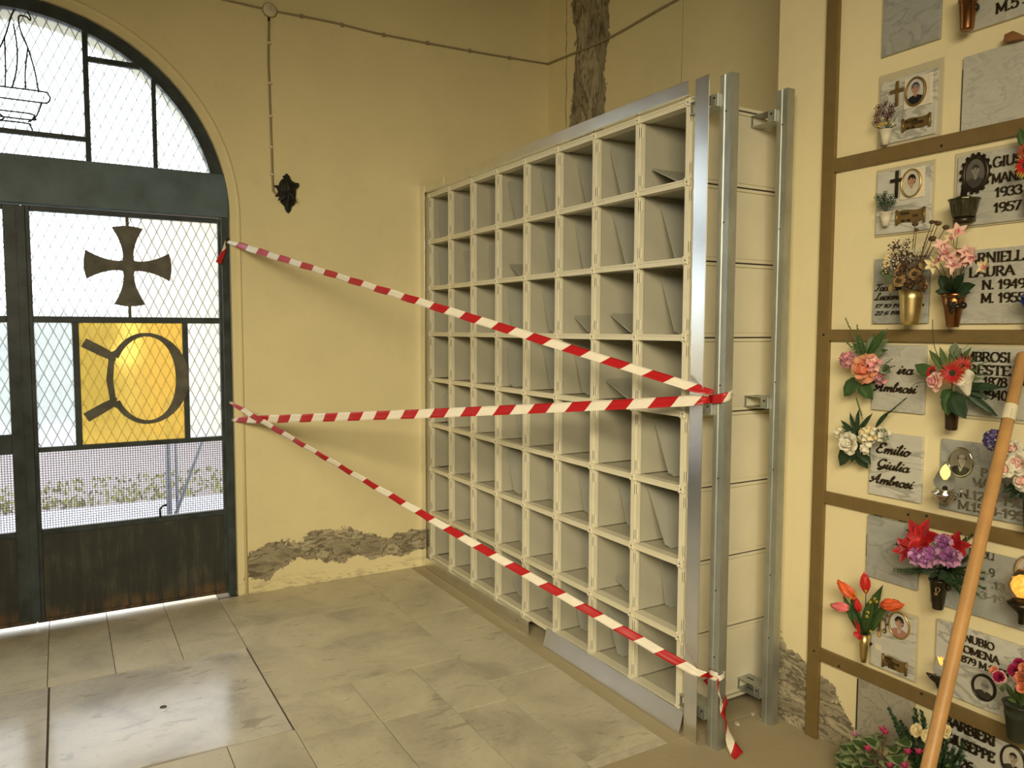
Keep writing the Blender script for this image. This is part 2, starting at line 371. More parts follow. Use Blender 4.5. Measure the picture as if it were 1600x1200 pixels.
def lettering(name, text, x, z, y, h, mat, parent, thick=.12, deep=.004, spacing=1.0, shear=0.0, sxk=1.0, label=None, right=None):
    """raised letters on a wall facing -y: the first letter's foot at (x, z)"""
    mb = MB(); cx = 0.0
    for ch in text:
        w, strokes, serif = GL[ch]
        for st in strokes:
            for (a, b) in zip(st[:-1], st[1:]):
                A, B = V(*a), V(*b); d = B-A
                if d.length < 1e-6: continue
                dn = d.normalized(); hw = thick/2*(1.25 if abs(dn.y) > .55 else .72) if not shear else thick/2
                n = V(-dn.y, dn.x)*hw; e = dn*hw*.6
                mb_q(mb, [A-e+n, A-e-n, B+e-n, B+e+n], cx, x, z, y, h, shear, sxk, deep)
        for (sx_, sy_) in serif:
            t = .048; y0 = sy_ if sy_ == 0 else sy_-t
            mb_q(mb, [V(sx_-.125, y0+t), V(sx_-.125, y0), V(sx_+.125, y0), V(sx_+.125, y0+t)], cx, x, z, y, h, shear, sxk, deep)
        cx += w*spacing
    off = (right - (x+cx*h*sxk)) if right is not None else 0
    if off:
        for p in mb.v: p.x += off
    o = mb.build(name, mat, parent)
    if label: o['label'] = label
    return o
_qn = [0]
def mb_q(mb, q, cx, x, z, y, h, shear, sxk, deep):
    _qn[0] += 1; dy = deep+(_qn[0] % 7)*.00006
    P = [V(x+((cx+p.x)+shear*p.y)*h*sxk, y, z+p.y*h) for p in q]
    mb.prism(P[::-1], (0, -1, 0), dy)

# ------------------------------------------------------------------ materials
XW, YB, YL, XP = -.065, .965, .42, 2.48          # door wall, back wall, tomb wall, edge of the tomb wall
ax = {'x': 'X', 'y': 'Y'}
patchA_top = [(-1.20, .10), (-1.17, .25), (-1.06, .30), (-.97, .33), (-.83, .29), (-.77, .33), (-.65, .325), (-.52, .325), (-.42, .275), (-.30, .235), (-.12, .265), (-.0, .26), (.96, .26)]
patchA_bot = [(-1.20, .08), (-1.17, .10), (-1.07, .06), (-1.01, .11), (-.91, .16), (-.85, .165), (-.61, .115), (-.48, .13), (-.35, .095), (-.21, .08), (-.0, .12), (.96, .12)]
M_wallA = plaster('plaster_door_wall', 'Y', [(patchA_top, patchA_bot, -1.24, .96, 0, .5, 'h')], dirt=.12)
M_wallB = plaster('plaster_back_wall', 'X', [([(0, .60), (3.0, .60), (3.3, .61), (3.6, .64), (5.6, .64)], [(0, .22), (3.0, .22), (3.3, .22), (3.6, .30), (3.8, .22), (5.6, .25)], 0, 5.6, 0, 1.0, 'v')])
patchR_top = [(2.4, .37), (2.57, .345), (2.63, .315), (2.67, .29), (2.72, .25), (2.79, .235), (2.83, .22), (2.88, .16), (2.95, .10), (3.1, .06), (3.6, .05)]
patchR_bot = [(2.4, -.3), (3.6, -.3)]
M_wallR = plaster('plaster_tomb_wall', 'X', [(patchR_top, patchR_bot, 2.39, 3.6, -.3, .5, 'h')], col=(.85, .75, .46))
M_room = plaster('plaster_room', 'X')
M_ceil = plaster('plaster_ceiling', 'X', col=(.42, .34, .22))
M_floor = travertine('travertine', (.55, .505, .37), .34)
M_hatch = travertine('polished_marble', (.58, .555, .485), .14)
M_joint = plain('dark_joint', (.13, .095, .06), .9)
M_cement = plaster('cement_floor', 'X', col=(.41, .35, .22))
M_paintdk = plain('dark_green_paint', (.034, .046, .048), .42, var=.5, scale=9)
def kick_mat():
    t = NT('weathered_dark_paint'); b = t.b
    v = t.coord((9, 9, 1.1)); n = t.noise(v, 2.5, 7, .7, .3); n2 = t.noise(t.coord(), 5, 4)
    c = t.ramp(t.math('MULTIPLY_ADD', n2, .5, t.math('MULTIPLY', n, .7)), [(.45, (.022, .025, .021)), (.62, (.032, .034, .027)), (.74, (.075, .072, .05)), (.85, (.12, .095, .06))])
    sep = t.node('ShaderNodeSeparateXYZ'); t.link(t.coord(), sep.inputs[0])
    rust = t.math('MULTIPLY', t.math('SUBTRACT', 1.0, t.step(sep.outputs['Z'], .03, .10)), t.step(n, .42, .6))
    c = t.mix(t.math('MULTIPLY', rust, .7), c, (.16, .085, .03))
    t.link(c, b.inputs['Base Color']); b.inputs['Roughness'].default_value = .55; return t.m
M_kick = kick_mat()
M_pane = pane_glass('wired_glass_clear', (.93, .97, .98), (.38, .39, .38))
M_amber = pane_glass('wired_glass_amber', (.80, .66, .29), (.55, .45, .18), .28, .13)
M_wire = plain('wire_mesh_steel', (.10, .10, .11), .5, .6)
M_iron = plain('wrought_iron', (.028, .028, .025), .55, .5, var=.3)

# ------------------------------------------------------------------ room shell
def wall(name, mb, mat): return struct(mb.build(name, mat))
CY, CZ, CR = -2.272, 2.262, 1.036                # door arch: centre and radius
TOPZ = 5.6
# door wall with an arched opening (0.45 thick)
def arch_pts(r, n=40, zb=0.0, cz=CZ):
    return [(CY+r, zb)]+[(CY+r*math.cos(PI*i/n), cz+r*math.sin(PI*i/n)) for i in range(n+1)]+[(CY-r, zb)]
def arch_wall(y0, y1, x0, x1, r, name, mat):
    bm = bmesh.new(); A = arch_pts(r)
    outer = [(y1, 0), (y1, TOPZ), (y0, TOPZ), (y0, 0)]
    loop = [(y1, 0), (y1, TOPZ), (y0, TOPZ), (y0, 0)]+A[::-1]
    vs = [bm.verts.new((x1, y, z)) for y, z in loop]
    es = [bm.edges.new((vs[i], vs[(i+1) % len(vs)])) for i in range(len(vs))]
    r_ = bmesh.ops.triangle_fill(bm, use_beauty=True, edges=es)
    g = bmesh.ops.extrude_face_region(bm, geom=bm.faces[:])
    bmesh.ops.translate(bm, verts=[e for e in g['geom'] if isinstance(e, bmesh.types.BMVert)], vec=(x0-x1, 0, 0))
    bmesh.ops.recalc_face_normals(bm, faces=bm.faces[:])
    me = bpy.data.meshes.new(name); bm.to_mesh(me); bm.free(); me.materials.append(mat)
    o = bpy.data.objects.new(name, me); COL.objects.link(o); return struct(o)
arch_wall(-5.2, YB+.2, -.52, XW, CR+.004, 'wall_left', M_wallA)
wall('wall_back', MB().box(XW, XP+.2, YB, YB+.2, 0, TOPZ), M_wallB)
wall('wall_right', MB().box(XP, 8.3, YL, YL+.9, 0, TOPZ), M_wallR)
wall('wall_front', MB().box(XW, 8.3, -5.2, -5.0, 0, TOPZ), M_room)
wall('wall_far', MB().box(8.1, 8.3, -5.0, YL, 0, TOPZ), M_room)
wall('ceiling', MB().box(XW, 8.3, -5.2, YB+.2, TOPZ, TOPZ+.15), M_ceil)
# raised bead round the arch, and the rounded plaster edge beside the door
def arch_tube(r, w, x, zb=.0, seg=8):
    mb = MB(); mb.tube([(x, y, z) for y, z in arch_pts(r, 60, zb)], w, seg); return mb
struct(arch_tube(CR+.052, .012, XW-.004).build('trim_1', M_room))
# wire cast into the jamb foot
# ------------------------------------------------------------------ floor
fl = struct(MB().box(XW-.5, 8.3, -5.2, YB+.2, -.12, -.007).build('floor', M_joint))
def slab(x0, x1, y0, y1, mat=M_floor, g=.0014, name='floor_slab'):
    o = MB().box(x0+g, x1-g, y0+g, y1-g, -.0069, 0).build(name, mat, fl, loc=((x0+x1)/2, (y0+y1)/2, 0), bevel=.0012); return o
sl = [(-.52, .733, -3.4, -2.21), (-.52, .642, -2.21, -1.935), (.642, .733, -2.21, -1.935), (-.52, .733, -1.935, -1.64), (-.52, .551, -1.64, -1.345), (.551, .733, -1.64, -1.345),
      (-.065, .47, -1.345, -.47), (.47, 1.37, -1.345, -.47), (1.37, 1.742, -1.345, -1.02), (1.742, 2.9, -1.345, -1.02), (2.9, 4.4, -1.345, -1.02),
      (1.37, 1.78, -1.02, -.72), (1.78, 3.2, -1.02, -.72), (3.2, 5.0, -1.02, -.47), (1.37, 1.866, -.72, -.47), (1.866, 2.49, -.72, -.47), (2.49, 3.2, -.72, -.47),
      (-.065, .79, -.47, -.115), (.79, 1.675, -.47, -.115), (1.675, 2.44, -.47, -.115),
      (1.662, 2.6, -1.605, -1.345), (1.662, 2.6, -1.9, -1.605), (1.662, 2.6, -2.8, -1.9), (2.6, 4.4, -2.8, -1.345),
      (-.52, 1.662, -5.0, -3.4), (1.662, 4.4, -5.0, -2.8), (4.4, 8.3, -5.0, -1.02), (5.0, 8.3, -1.02, .42), (.733, 1.662, -3.4, -3.06)]
for a in sl:
    if a[1]-a[0] > .006: slab(*a)
slab(-.065, 2.49, -.115, .965, M_cement, g=.001); slab(2.49, 5.0, -.47, .965, M_cement, g=.001)
slab(2.44, 2.49, -.47, -.115, plain('pale_stone', (.55, .5, .38), .5, var=.15), g=.001)
hatch = MB().box(.742, 1.652, -2.198, -1.352, -.0069, .0008).build('marble_hatch', M_hatch, loc=(1.2, -1.78, 0), bevel=.0015)
tag(hatch, 'large pale polished floor slab outlined by dark joints, with a small round plug', 'floor slab')
MB().lathe([(.0145, 0), (.0145, .0016), (.011, .0018), (.011, .001), (.003, .001)], 20, c=(1.199, -1.781, .0004)).build('plug', plain('plug_metal', (.12, .11, .10), .5, .7), hatch)
h2 = MB().box(.742, 1.652, -3.055, -2.206, -.0069, .0008).build('marble_hatch', M_hatch, loc=(1.2, -2.6, 0), bevel=.0015)
tag(h2, 'pale polished marble slab in the floor, cut by the left edge of the photo', 'floor slab')

# ------------------------------------------------------------------ outside
M_gravel = plain('gravel', (.17, .15, .155), .95, var=.45, scale=60)
struct(MB().box(-40, -3.65, -30, 30, -.16, -.10).build('ground_outside', M_gravel))
struct(MB().box(-3.65, -.52, -30, 30, -.16, -.098).build('pavement_outside', plain('pale_pavement', (.27, .27, .31), .8)))
gr = MB(); rg = random.Random(3)
for i in range(1500):
    x, y = -3.68-rg.random()**1.6*1.5, -6+rg.random()*7.5; gr.leaf((x, y, -.10), (rg.uniform(-.7, .7), rg.uniform(-.7, .7), 1), (1, 0, 0), rg.uniform(.03, .08), .03, (1, .8, .4, 0), rg.uniform(.1, .6))
g = gr.build('grass', plain('grass_green', (.25, .25, .12), .8, var=.3)); g['kind'] = 'stuff'; tag(g, 'patchy grass along the pavement outside the door', 'grass')
bl = thing('building', (-9.5, 1.5, -.1), 'ochre rendered house wall seen blurred through the right door panes', 'building')
MB().box(-12, -8.8, -.85, 9, -.1, 3.7).build('wall', plain('ochre_render', (.42, .28, .15), .9), bl)
MB().box(-12.3, -8.6, -1.0, 9.3, 3.7, 3.95).build('roof', plain('tile_roof', (.55, .42, .32), .9), bl)
hd = MB(); rg = random.Random(5)
for i in range(1400):
    x, y, z = -11.5-rg.random()*.8, -9+rg.random()*7.8, -.1+rg.random()**.8*1.9
    hd.leaf((x, y, z), (rg.uniform(-1, 1), rg.uniform(-1, 1), rg.uniform(-.3, 1)), (1, 0, .6), .32, .22, (.3, 1, .8, 0), .3)
hd.box(-12.4, -11.8, -9, -1.2, -.1, 1.7)
tag(hd.build('hedge', plain('hedge_green', (.13, .16, .07), .9, var=.4, scale=4)), 'clipped green hedge seen blurred through the door glass', 'hedge')
lad = thing('trestle', (-1.4, -1.4, -.098), 'grey metal trestle with one slanting leg standing outside behind the wire mesh', 'trestle')
M_galv0 = plain('grey_tube', (.20, .22, .30), .5, .3)
MB().tube([(-1.4, -1.457, -.098), (-1.4, -1.457, 1.1)], .019, 10).build('leg', M_galv0, lad)
MB().tube([(-1.45, -1.40, -.098), (-1.45, -1.40, 1.1)], .010, 10).build('leg', M_galv0, lad)
MB().tube([(-1.4, -1.54, -.098), (-1.4, -1.368, .373), (-1.4, -1.10, 1.1)], .013, 10).build('leg', M_galv0, lad)
MB().tube([(-1.4, -1.46, 1.09), (-1.4, -1.10, 1.09)], .012, 10).build('rail', M_galv0, lad)

# ------------------------------------------------------------------ door leaves and fanlight
XD = -.115                                        # middle plane of the door
def bar(mb, y0, y1, z0, z1, t=.034, x=XD): return mb.box(x-t/2, x+t/2, y0, y1, z0, z1)
def pane(y0, y1, z0, z1, mat, parent, name='pane'):
    return MB().box(XD-.012, XD-.008, y0-.004, y1+.004, z0-.004, z1+.004).build(name, mat, parent)
def wiremesh(y0, y1, z0, z1, parent):
    mb = MB(); n = int((y1-y0)/.0128); m = int((z1-z0)/.0128)
    for i in range(1, n): y = y0+(y1-y0)*i/n; mb.box(XD-.0115, XD-.0085, y-.0013, y+.0013, z0-.004, z1+.004)
    for i in range(1, m): z = z0+(z1-z0)*i/m; mb.box(XD-.0084, XD-.0058, y0-.004, y1+.004, z-.0013, z+.0013)
    return mb.build('wire_mesh', M_wire, parent)
def leaf_door(name, y0, y1, g0, g1, mirror=False):
    d = bpy.data.objects.new(name, None); COL.objects.link(d); d.location = (XD, (y0+y1)/2, 0.022); struct(d)
    f = MB(); bar(f, y0, g0, .022, 2.245); bar(f, g1, y1, .022, 2.245)
    bar(f, g0, g1, 2.218, 2.245); bar(f, g0, g1, 1.636, 1.670, .03); bar(f, g0, g1, .944, .972, .03); bar(f, g0, g1, .498, .530, .036)
    f.build('frame', M_paintdk, d, bevel=.003)
    return d
d1 = leaf_door('door_1', -2.262, -1.236, -2.226, -1.298)
MB().box(XD-.012, XD+.010, -2.228, -1.296, .035, .505).build('kick_panel', M_kick, d1, bevel=.002)
MB().box(XD-.02, XD+.022, -2.262, -1.25, .022, .040).build('bottom_rail', M_kick, d1, bevel=.003)
bar(bar(MB(), -2.052, -2.020, .97, 1.638, .028), -1.501, -1.472, .97, 1.638, .028).build('glazing_bar', M_paintdk, d1, bevel=.002)
pane(-2.226, -1.298, 1.670, 2.218, M_pane, d1)
pane(-2.226, -2.052, .972, 1.636, M_pane, d1); pane(-1.472, -1.298, .972, 1.636, M_pane, d1)
pane(-2.020, -1.501, .972, 1.636, M_amber, d1, 'amber_pane')['label'] = 'amber glass pane'
wiremesh(-2.226, -1.298, .530, .944, d1)
# cross pattee on a thin rod
M_orn = plain('ornament_metal', (.115, .11, .085), .6, .2, var=.35, scale=14)
cx = MB(); c0 = (-1.768, 1.952)
def cross_arm(a, L):
    ca, sa = math.cos(a), math.sin(a); P = []
    outl = [(.0, -.034)]+[(.05+(L-.05)*i/8, -(.026+.052*(i/8)**1.9)) for i in range(9)]
    end = [(L+.012*math.cos(PI*(k/6-.5))*1.0, -.078+.156*k/6) for k in range(1, 6)]
    outl = outl+end+[(x, -y) for x, y in outl[::-1]]
    return [(XD+.004, c0[0]+x*ca-y*sa, c0[1]+x*sa+y*ca) for x, y in outl]
for k, L in enumerate((.207, .207, .207, .212)): cx.prism(cross_arm(k*PI/2, L), (1, 0, 0), .010+.0004*k)
cx.build('cross', M_orn, d1); bar(MB(), -1.776, -1.760, 1.668, 2.22, .014, XD+.002).build('rod', M_orn, d1)
# omega lying on its side
om = MB()
_rk = [0]
def ribbon2(mb, pts, ws, x=XD+.004, t=.011):
    _rk[0] += 1; x -= .0007*_rk[0]; t += .0019*_rk[0]
    n = len(pts); Lf = []; Rt = []
    for i, p in enumerate(pts):
        a, b = pts[max(i-1, 0)], pts[min(i+1, n-1)]; dy, dz = b[0]-a[0], b[1]-a[1]; L = math.hypot(dy, dz) or 1
        Lf.append((p[0]-dz/L*ws[i]/2, p[1]+dy/L*ws[i]/2)); Rt.append((p[0]+dz/L*ws[i]/2, p[1]-dy/L*ws[i]/2))
    for i in range(n-1):
        q = [Lf[i], Rt[i], Rt[i+1], Lf[i+1]]; mb.prism([(x, y, z) for y, z in q], (1, 0, 0), t+.0001*(i % 2))
pts = []; ws = []
for i in range(41):
    a = math.radians(150-i*(300/40)); pts.append((-1.690+.183*math.cos(a), 1.325+.247*math.sin(a))); ws.append(.020+.050*max(0, math.cos(a))**2.2+.016*max(0, -math.cos(a)))
ribbon2(om, pts, ws)
for sgn in (1, -1):
    ribbon2(om, [(-1.862, 1.325+sgn*.10), (-1.868, 1.325+sgn*.128), (-1.905, 1.325+sgn*.150), (-2.0, 1.325+sgn*.205)], [.032, .046, .05, .052])
    ribbon2(om, [(-1.866, 1.325+sgn*.128), (-1.838, 1.325+sgn*.155)], [.04, .022])
ribbon2(om, [(-1.868, 1.43), (-1.880, 1.325), (-1.868, 1.22)], [.030, .034, .030])
om.build('omega_sign', M_orn, d1)
MB().tube([(XD+.03, -1.612, .596), (XD+.032, -1.635, .592), (XD+.032, -1.648, .575), (XD+.03, -1.647, .53)], .006, 8).build('handle', M_iron, d1)
MB().tube([(XD+.015, -1.762, .53), (XD+.015, -1.762, .516)], .004, 6).build('bolt', M_iron, d1)
# left leaf, mostly out of the picture
d2 = leaf_door('door_2', -3.300, -2.266, -3.25, -2.345)
MB().box(XD-.012, XD+.010, -3.26, -2.343, .035, .505).build('kick_panel', M_kick, d2, bevel=.002)
MB().box(XD-.02, XD+.022, -3.30, -2.268, .022, .040).build('bottom_rail', M_kick, d2, bevel=.003)
pane(-3.25, -2.345, 1.670, 2.218, M_pane, d2); pane(-2.50, -2.345, 1.05, 1.636, M_pane, d2); pane(-3.25, -3.06, 1.05, 1.636, M_pane, d2)
pane(-3.03, -2.53, 1.05, 1.636, M_amber, d2, 'amber_pane'); bar(bar(MB(), -3.06, -3.03, 1.04, 1.638, .028), -2.53, -2.50, 1.04, 1.638, .028).build('glazing_bar', M_paintdk, d2, bevel=.002)
MB().box(XD+.0172, XD+.024, -2.288, -2.246, .03, 2.24).build('astragal', M_paintdk, d2, bevel=.002)
bar(MB(), -3.25, -2.345, .972, 1.05, .034).build('lock_rail', M_paintdk, d2)
wiremesh(-3.25, -2.345, .530, .944, d2)
# fanlight over its lintel
fn = bpy.data.objects.new('window_1', None); COL.objects.link(fn); fn.location = (XD, CY, 2.25); struct(fn)
MB().box(XD-.05, XD+.042, CY-CR+.004, CY+CR-.002, 2.250, 2.498).build('lintel_beam', plain('glare_toned_beam', (.098, .145, .168), .45, var=.25, scale=7), fn, bevel=.006)  # door paint lightened and blued: veiling glare put into the beam's colour
# jamb posts beside the leaves
MB().box(XD-.03, XD+.03, CY+CR-.045, CY+CR-.004, 0, 2.255).box(XD-.03, XD+.03, CY-CR+.004, CY-CR+.04, 0, 2.255).build('jamb', M_paintdk, fn, bevel=.004)
ring = MB(); NS = 48
for i in range(NS):
    a0, a1 = PI*i/NS, PI*(i+1)/NS
    q = [(XD-.03, CY+r*math.cos(a), CZ+r*math.sin(a)) for r, a in ((CR-.002, a0), (CR-.066, a0), (CR-.066, a1), (CR-.002, a1))]
    if min(p[2] for p in q) > 2.44: ring.prism(q, (1, 0, 0), .06)
    elif max(p[2] for p in q) > 2.25: ring.prism(q, (1, 0, 0), .0601)
ring.build('arch_frame', M_paintdk, fn)
gb = MB()
bar(gb, -1.957, -1.930, 2.497, 3.25, .03); bar(gb, -1.627, -1.604, 2.497, 3.05, .028); bar(gb, -2.614, -2.587, 2.497, 3.25, .03); bar(gb, -2.94, -2.917, 2.497, 3.05, .028)
bar(gb, -2.587, -1.957, 2.604, 2.630, .026); bar(gb, -1.930, -1.627, 3.028, 3.056, .026); bar(gb, -2.917, -2.614, 3.028, 3.056, .026)
gb.build('glazing_bar', M_paintdk, fn, bevel=.002)
def arch_pane(y0, y1, z0, z1):
    N = 14; low = [(y0+(y1-y0)*i/N, z0) for i in range(N+1)]
    top = []
    for y, _ in low:
        k = (CR-.06)**2-(y-CY)**2; top.append((y, min(z1, CZ+math.sqrt(max(k, 0)))))
    poly = low+[p for p in top[::-1] if p[1] > z0+.002]
    return MB().prism([(XD-.012, y, z) for y, z in poly], (1, 0, 0), .004).build('pane', M_pane, fn)
arch_pane(-2.59, -1.954, 2.497, 2.608); arch_pane(-2.59, -1.954, 2.626, 9); arch_pane(-1.934, -1.624, 2.497, 3.032); arch_pane(-1.934, -1.624, 3.052, 9); arch_pane(-1.608, -1.30, 2.497, 9)
arch_pane(-2.92, -2.61, 2.497, 3.032); arch_pane(-2.92, -2.61, 3.052, 9); arch_pane(-3.24, -2.936, 2.497, 9)
# oil lamp drawn in thin iron rod
lamp = MB(); R_ = .0042; X_ = XD+.006
def rod(pts, closed=False): lamp.tube([(X_, y, z) for y, z in pts], R_, 6, closed=closed)
def sp(pts, n=8):
    out = []; P = [pts[0]]+list(pts)+[pts[-1]]
    for i in range(1, len(P)-2):
        for k in range(n):
            t = k/n; a, b, c, d = P[i-1], P[i], P[i+1], P[i+2]
            out.append(tuple(.5*((2*b[j])+(-a[j]+c[j])*t+(2*a[j]-5*b[j]+4*c[j]-d[j])*t*t+(-a[j]+3*b[j]-3*c[j]+d[j])*t**3) for j in range(len(a))))
    out.append(tuple(pts[-1])); return out
rod(sp([(-2.163, 2.830), (-2.175, 2.93), (-2.203, 3.05), (-2.234, 3.14), (-2.236, 3.20), (-2.205, 3.205), (-2.188, 3.19), (-2.190, 3.215), (-2.225, 3.25), (-2.262, 3.215), (-2.30, 3.09), (-2.336, 3.02), (-2.37, 3.09)]))
rod(sp([(-2.220, 2.838), (-2.218, 2.93), (-2.203, 3.05)])); rod(sp([(-2.278, 2.838), (-2.255, 2.94), (-2.250, 3.05), (-2.262, 3.16)])); rod(sp([(-2.308, 2.838), (-2.303, 2.95), (-2.302, 3.09)]))
rod(sp([(-2.40, 2.835), (-2.15, 2.838), (-2.12, 2.825), (-2.112, 2.805), (-2.128, 2.782), (-2.16, 2.78), (-2.42, 2.78)]))
rod(sp([(-2.150, 2.778), (-2.166, 2.735), (-2.180, 2.705), (-2.215, 2.672)])); rod(sp([(-2.42, 2.715), (-2.21, 2.717), (-2.188, 2.70), (-2.2, 2.686), (-2.42, 2.686)]))
rod(sp([(-2.42, 2.664), (-2.225, 2.666), (-2.205, 2.652), (-2.196, 2.632)])); rod(sp([(-2.34, 2.70), (-2.32, 2.68), (-2.34, 2.664)]))
lamp.build('oil_lamp_rod', M_iron, fn)
# jamb hooks that the tapes hang from
# ------------------------------------------------------------------ cracks in the plaster
M_crack = plain('crack', (.20, .15, .08), .9)
wb = bpy.data.objects['wall_back']
def crack(pts, r, parent, seed):
    rg = random.Random(seed); out = []
    for a, b in zip(pts[:-1], pts[1:]):
        for k in range(14): out.append(Vector(a).lerp(Vector(b), k/14)+V(rg.uniform(-.006, .006), 0, 0))
    MB().tube(out, [r*rg.uniform(.5, 1.3) for _ in out], 5).build('crack', M_crack, parent)
crack([(.165, YB, 3.95), (.163, YB, 3.5), (.169, YB, 2.6)], .0028, wb, 1); crack([(1.322, YB, 4.3), (1.318, YB, 2.7)], .0012, wb, 2); crack([(.33, YB, 3.5), (.30, YB, 2.9)], .0014, wb, 3)
# ------------------------------------------------------------------ wall fittings
M_cable = plain('painted_cable', (.34, .28, .17), .7); M_box = plain('painted_plate', (.74, .66, .46), .7)
cb = thing('electric_cable', (XW, -.9, 3.47), 'thin painted cable clipped along the door wall, with a branch down to the iron ornament', 'cable')
cb2 = thing('electric_cable', (.6, YB, 3.46), 'thin painted cable sagging across the back wall above the rack', 'cable')
xr = XW+.0065
MB().tube(sp([(xr, -2.6, 3.50), (xr, -1.24, 3.476), (xr, -.98, 3.470), (xr, -.6, 3.475), (xr, -.275, 3.464), (xr, .413, 3.476), (xr, YB-.014, 3.496)]), .0062, 6).build('cable_run', M_cable, cb)
MB().tube(sp([(xr, YB-.0085, 3.497), (.1, YB-.008, 3.486), (.632, YB-.008, 3.452), (1.228, YB-.008, 3.464), (2.3, YB-.008, 3.47)]), .0075, 6).build('cable_run', M_cable, cb2)
MB().tube(sp([(xr, -.99, 3.43), (xr, -.998, 3.2), (xr, -.996, 3.05), (xr, -.99, 2.7), (xr, -.986, 2.455), (xr, -.978, 2.42), (xr, -.955, 2.40)]), .0062, 6).build('cable_drop', M_cable, cb)
for y, z in ((-.80, 3.473), (-.55, 3.470), (-.28, 3.462), (.02, 3.468), (.33, 3.474), (.64, 3.482)):
    MB().box(xr-.006, xr+.011, y-.007, y+.007, z-.011, z+.010).build('clip', M_cable, cb)
for z in (3.28, 3.05, 2.86, 2.68, 2.52): MB().box(xr-.006, xr+.011, -1.003, -.985, z-.006, z+.006).build('clip', M_box, cb)
jb = thing('junction_box', (XW, -.988, 3.470), 'round painted junction box where the cable branches down the wall', 'junction box')
MB().lathe([(.038, 0), (.038, .016), (.034, .020), (.0, .020)], 28, M=Matrix.Translation((XW, -.985, 3.47)) @ Euler((0, PI/2, 0)).to_matrix().to_4x4()).build('lid', M_box, jb)
MB().lathe([(.043, 0), (.043, .008), (.041, .010), (.02, .010)], 28, M=Matrix.Translation((XW, -.985, 3.47)) @ Euler((0, PI/2, 0)).to_matrix().to_4x4()).build('base_ring', M_cable, jb)
MB().tube([(XW+.009, -.992, 3.425), (XW+.009, -.992, 3.405)], .0065, 6).build('gland', M_iron, jb)
irn = thing('wall_ornament', (XW, -.888, 2.42), 'dark cast iron leaf shaped wall ornament at the end of the cable drop', 'wall ornament')
o2 = [on(400+px/12, 250+py/12, 0, XW+.012) for px, py in ((575, 245), (605, 280), (632, 300), (640, 345), (680, 395), (735, 425), (800, 432), (812, 480), (790, 515), (755, 545), (748, 650), (735, 740), (728, 830), (672, 870), (648, 950), (606, 1000), (560, 945), (535, 865), (468, 795), (462, 700), (430, 660), (400, 690), (365, 680), (370, 655), (395, 640), (420, 590), (395, 530), (345, 492), (355, 472), (430, 472), (440, 430), (480, 365), (520, 350), (505, 300), (540, 285))]
cen = V(0, 0, 0)
for p in o2: cen += p
cen /= len(o2); mb = MB()
n = len(o2); inner = [cen+(p-cen)*.72+V(.016, 0, 0) for p in o2]; core = [cen+(p-cen)*.3+V(.030, 0, 0) for p in o2]; back = [p-V(.012, 0, 0) for p in o2]
vs = back+o2+inner+core+[cen+V(.034, 0, 0)]
fs = [(k*n+i, k*n+(i+1) % n, (k+1)*n+(i+1) % n, (k+1)*n+i) for k in range(3) for i in range(n)]+[(3*n+i, 3*n+(i+1) % n, 4*n) for i in range(n)]
mb.add(vs, fs, 0, False); mb.build('back_plate', M_iron, irn)
b2 = MB()
for a, r_, l_ in ((0, .010, .05), (2.3, .007, .035), (-2.3, .007, .035)): b2.leaf(cen+V(.03, 0, -.02), V(.25, math.sin(a), math.cos(a)), (1, 0, 0), .075, .035, (.3, .9, 1, .6, 0), -.5)
b2.tube(sp([tuple(cen+V(.02, 0, -.06)), tuple(cen+V(.05, .0, -.07)), tuple(cen+V(.055, 0, -.04)), tuple(cen+V(.04, 0, -.03))]), .006, 8)
b2.build('leaf_relief', M_iron, irn, solid=.003)

# ------------------------------------------------------------------ niche rack
CW, CH, Z0, DEP = .30242, .30, .075, .74
M_cream = plain('cream_coated_metal', (.76, .72, .55), .38, var=.05, scale=5)
M_inner_shade = plain('shade_toned_inner_panel', (.47, .45, .345), .5, var=.05, scale=6)  # the rack's cream, darkened to put the niches' shade into the colour
M_clip = plain('ivory_clip', (.86, .83, .68), .4)
M_dark = plain('dark_gap', (.03, .028, .022), .9)
M_plate = plain('grey_closing_plate', (.40, .395, .33), .5, var=.05, scale=8)
M_alu = brushed('brushed_aluminium', (.90, .90, .89), .25, (3, 3, 3), .0)
M_galv = brushed('galvanised_steel', (.58, .61, .56), .46, (30, 30, 1.2), .22, .8)
RK = thing('niche_rack', (1.21, .35, 0), 'cream metal rack of sixty four open square niches in front of the back wall', 'niche rack')
NC, NR = 8, 8
# one of each repeated part, then copies
def first_then_copies(build, spots):
    o = None
    for s_ in spots:
        if o is None: o = build(s_); base = Vector(s_)
        else:
            c = o.copy(); COL.objects.link(c); c.parent = o.parent; c.location = o.location+(Vector(s_)-base)
def mk_div(s_):
    x, y, z = s_; m = MB(); h = CH/2-.012
    m.box(x-.014, x+.010, 0.0, .004, z-h, z+h).box(x-.014, x+.010, .004, .03, z-h, z+h)     # hollow front post
    m.box(x+.010, x+.0145, .006, .030, z-h, z+h)                                             # side lip
    m.box(x-.0185, x-.014, .006, .030, z-h, z+h)
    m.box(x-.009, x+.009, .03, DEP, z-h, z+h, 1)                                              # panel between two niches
    for k in (-1, 1):
        zz = z+k*.098
        for xo, yo in ((.0065, -.0015), (.0150, .013)):
            m.box(x+xo, x+xo+.0035, yo, yo+.0045 if yo < 0 else yo+.0065, zz-.021, zz+.021, 2)
        m.box(x+.0102, x+.0149, .0070, .0090, zz-.021, zz+.021, 3)
    return m.build('divider_panel', [M_cream, M_inner_shade, M_clip, M_dark], RK, loc=s_)
first_then_copies(mk_div, [(i*CW, 0, Z0+(j+.5)*CH) for j in range(NR) for i in range(NC+1)])
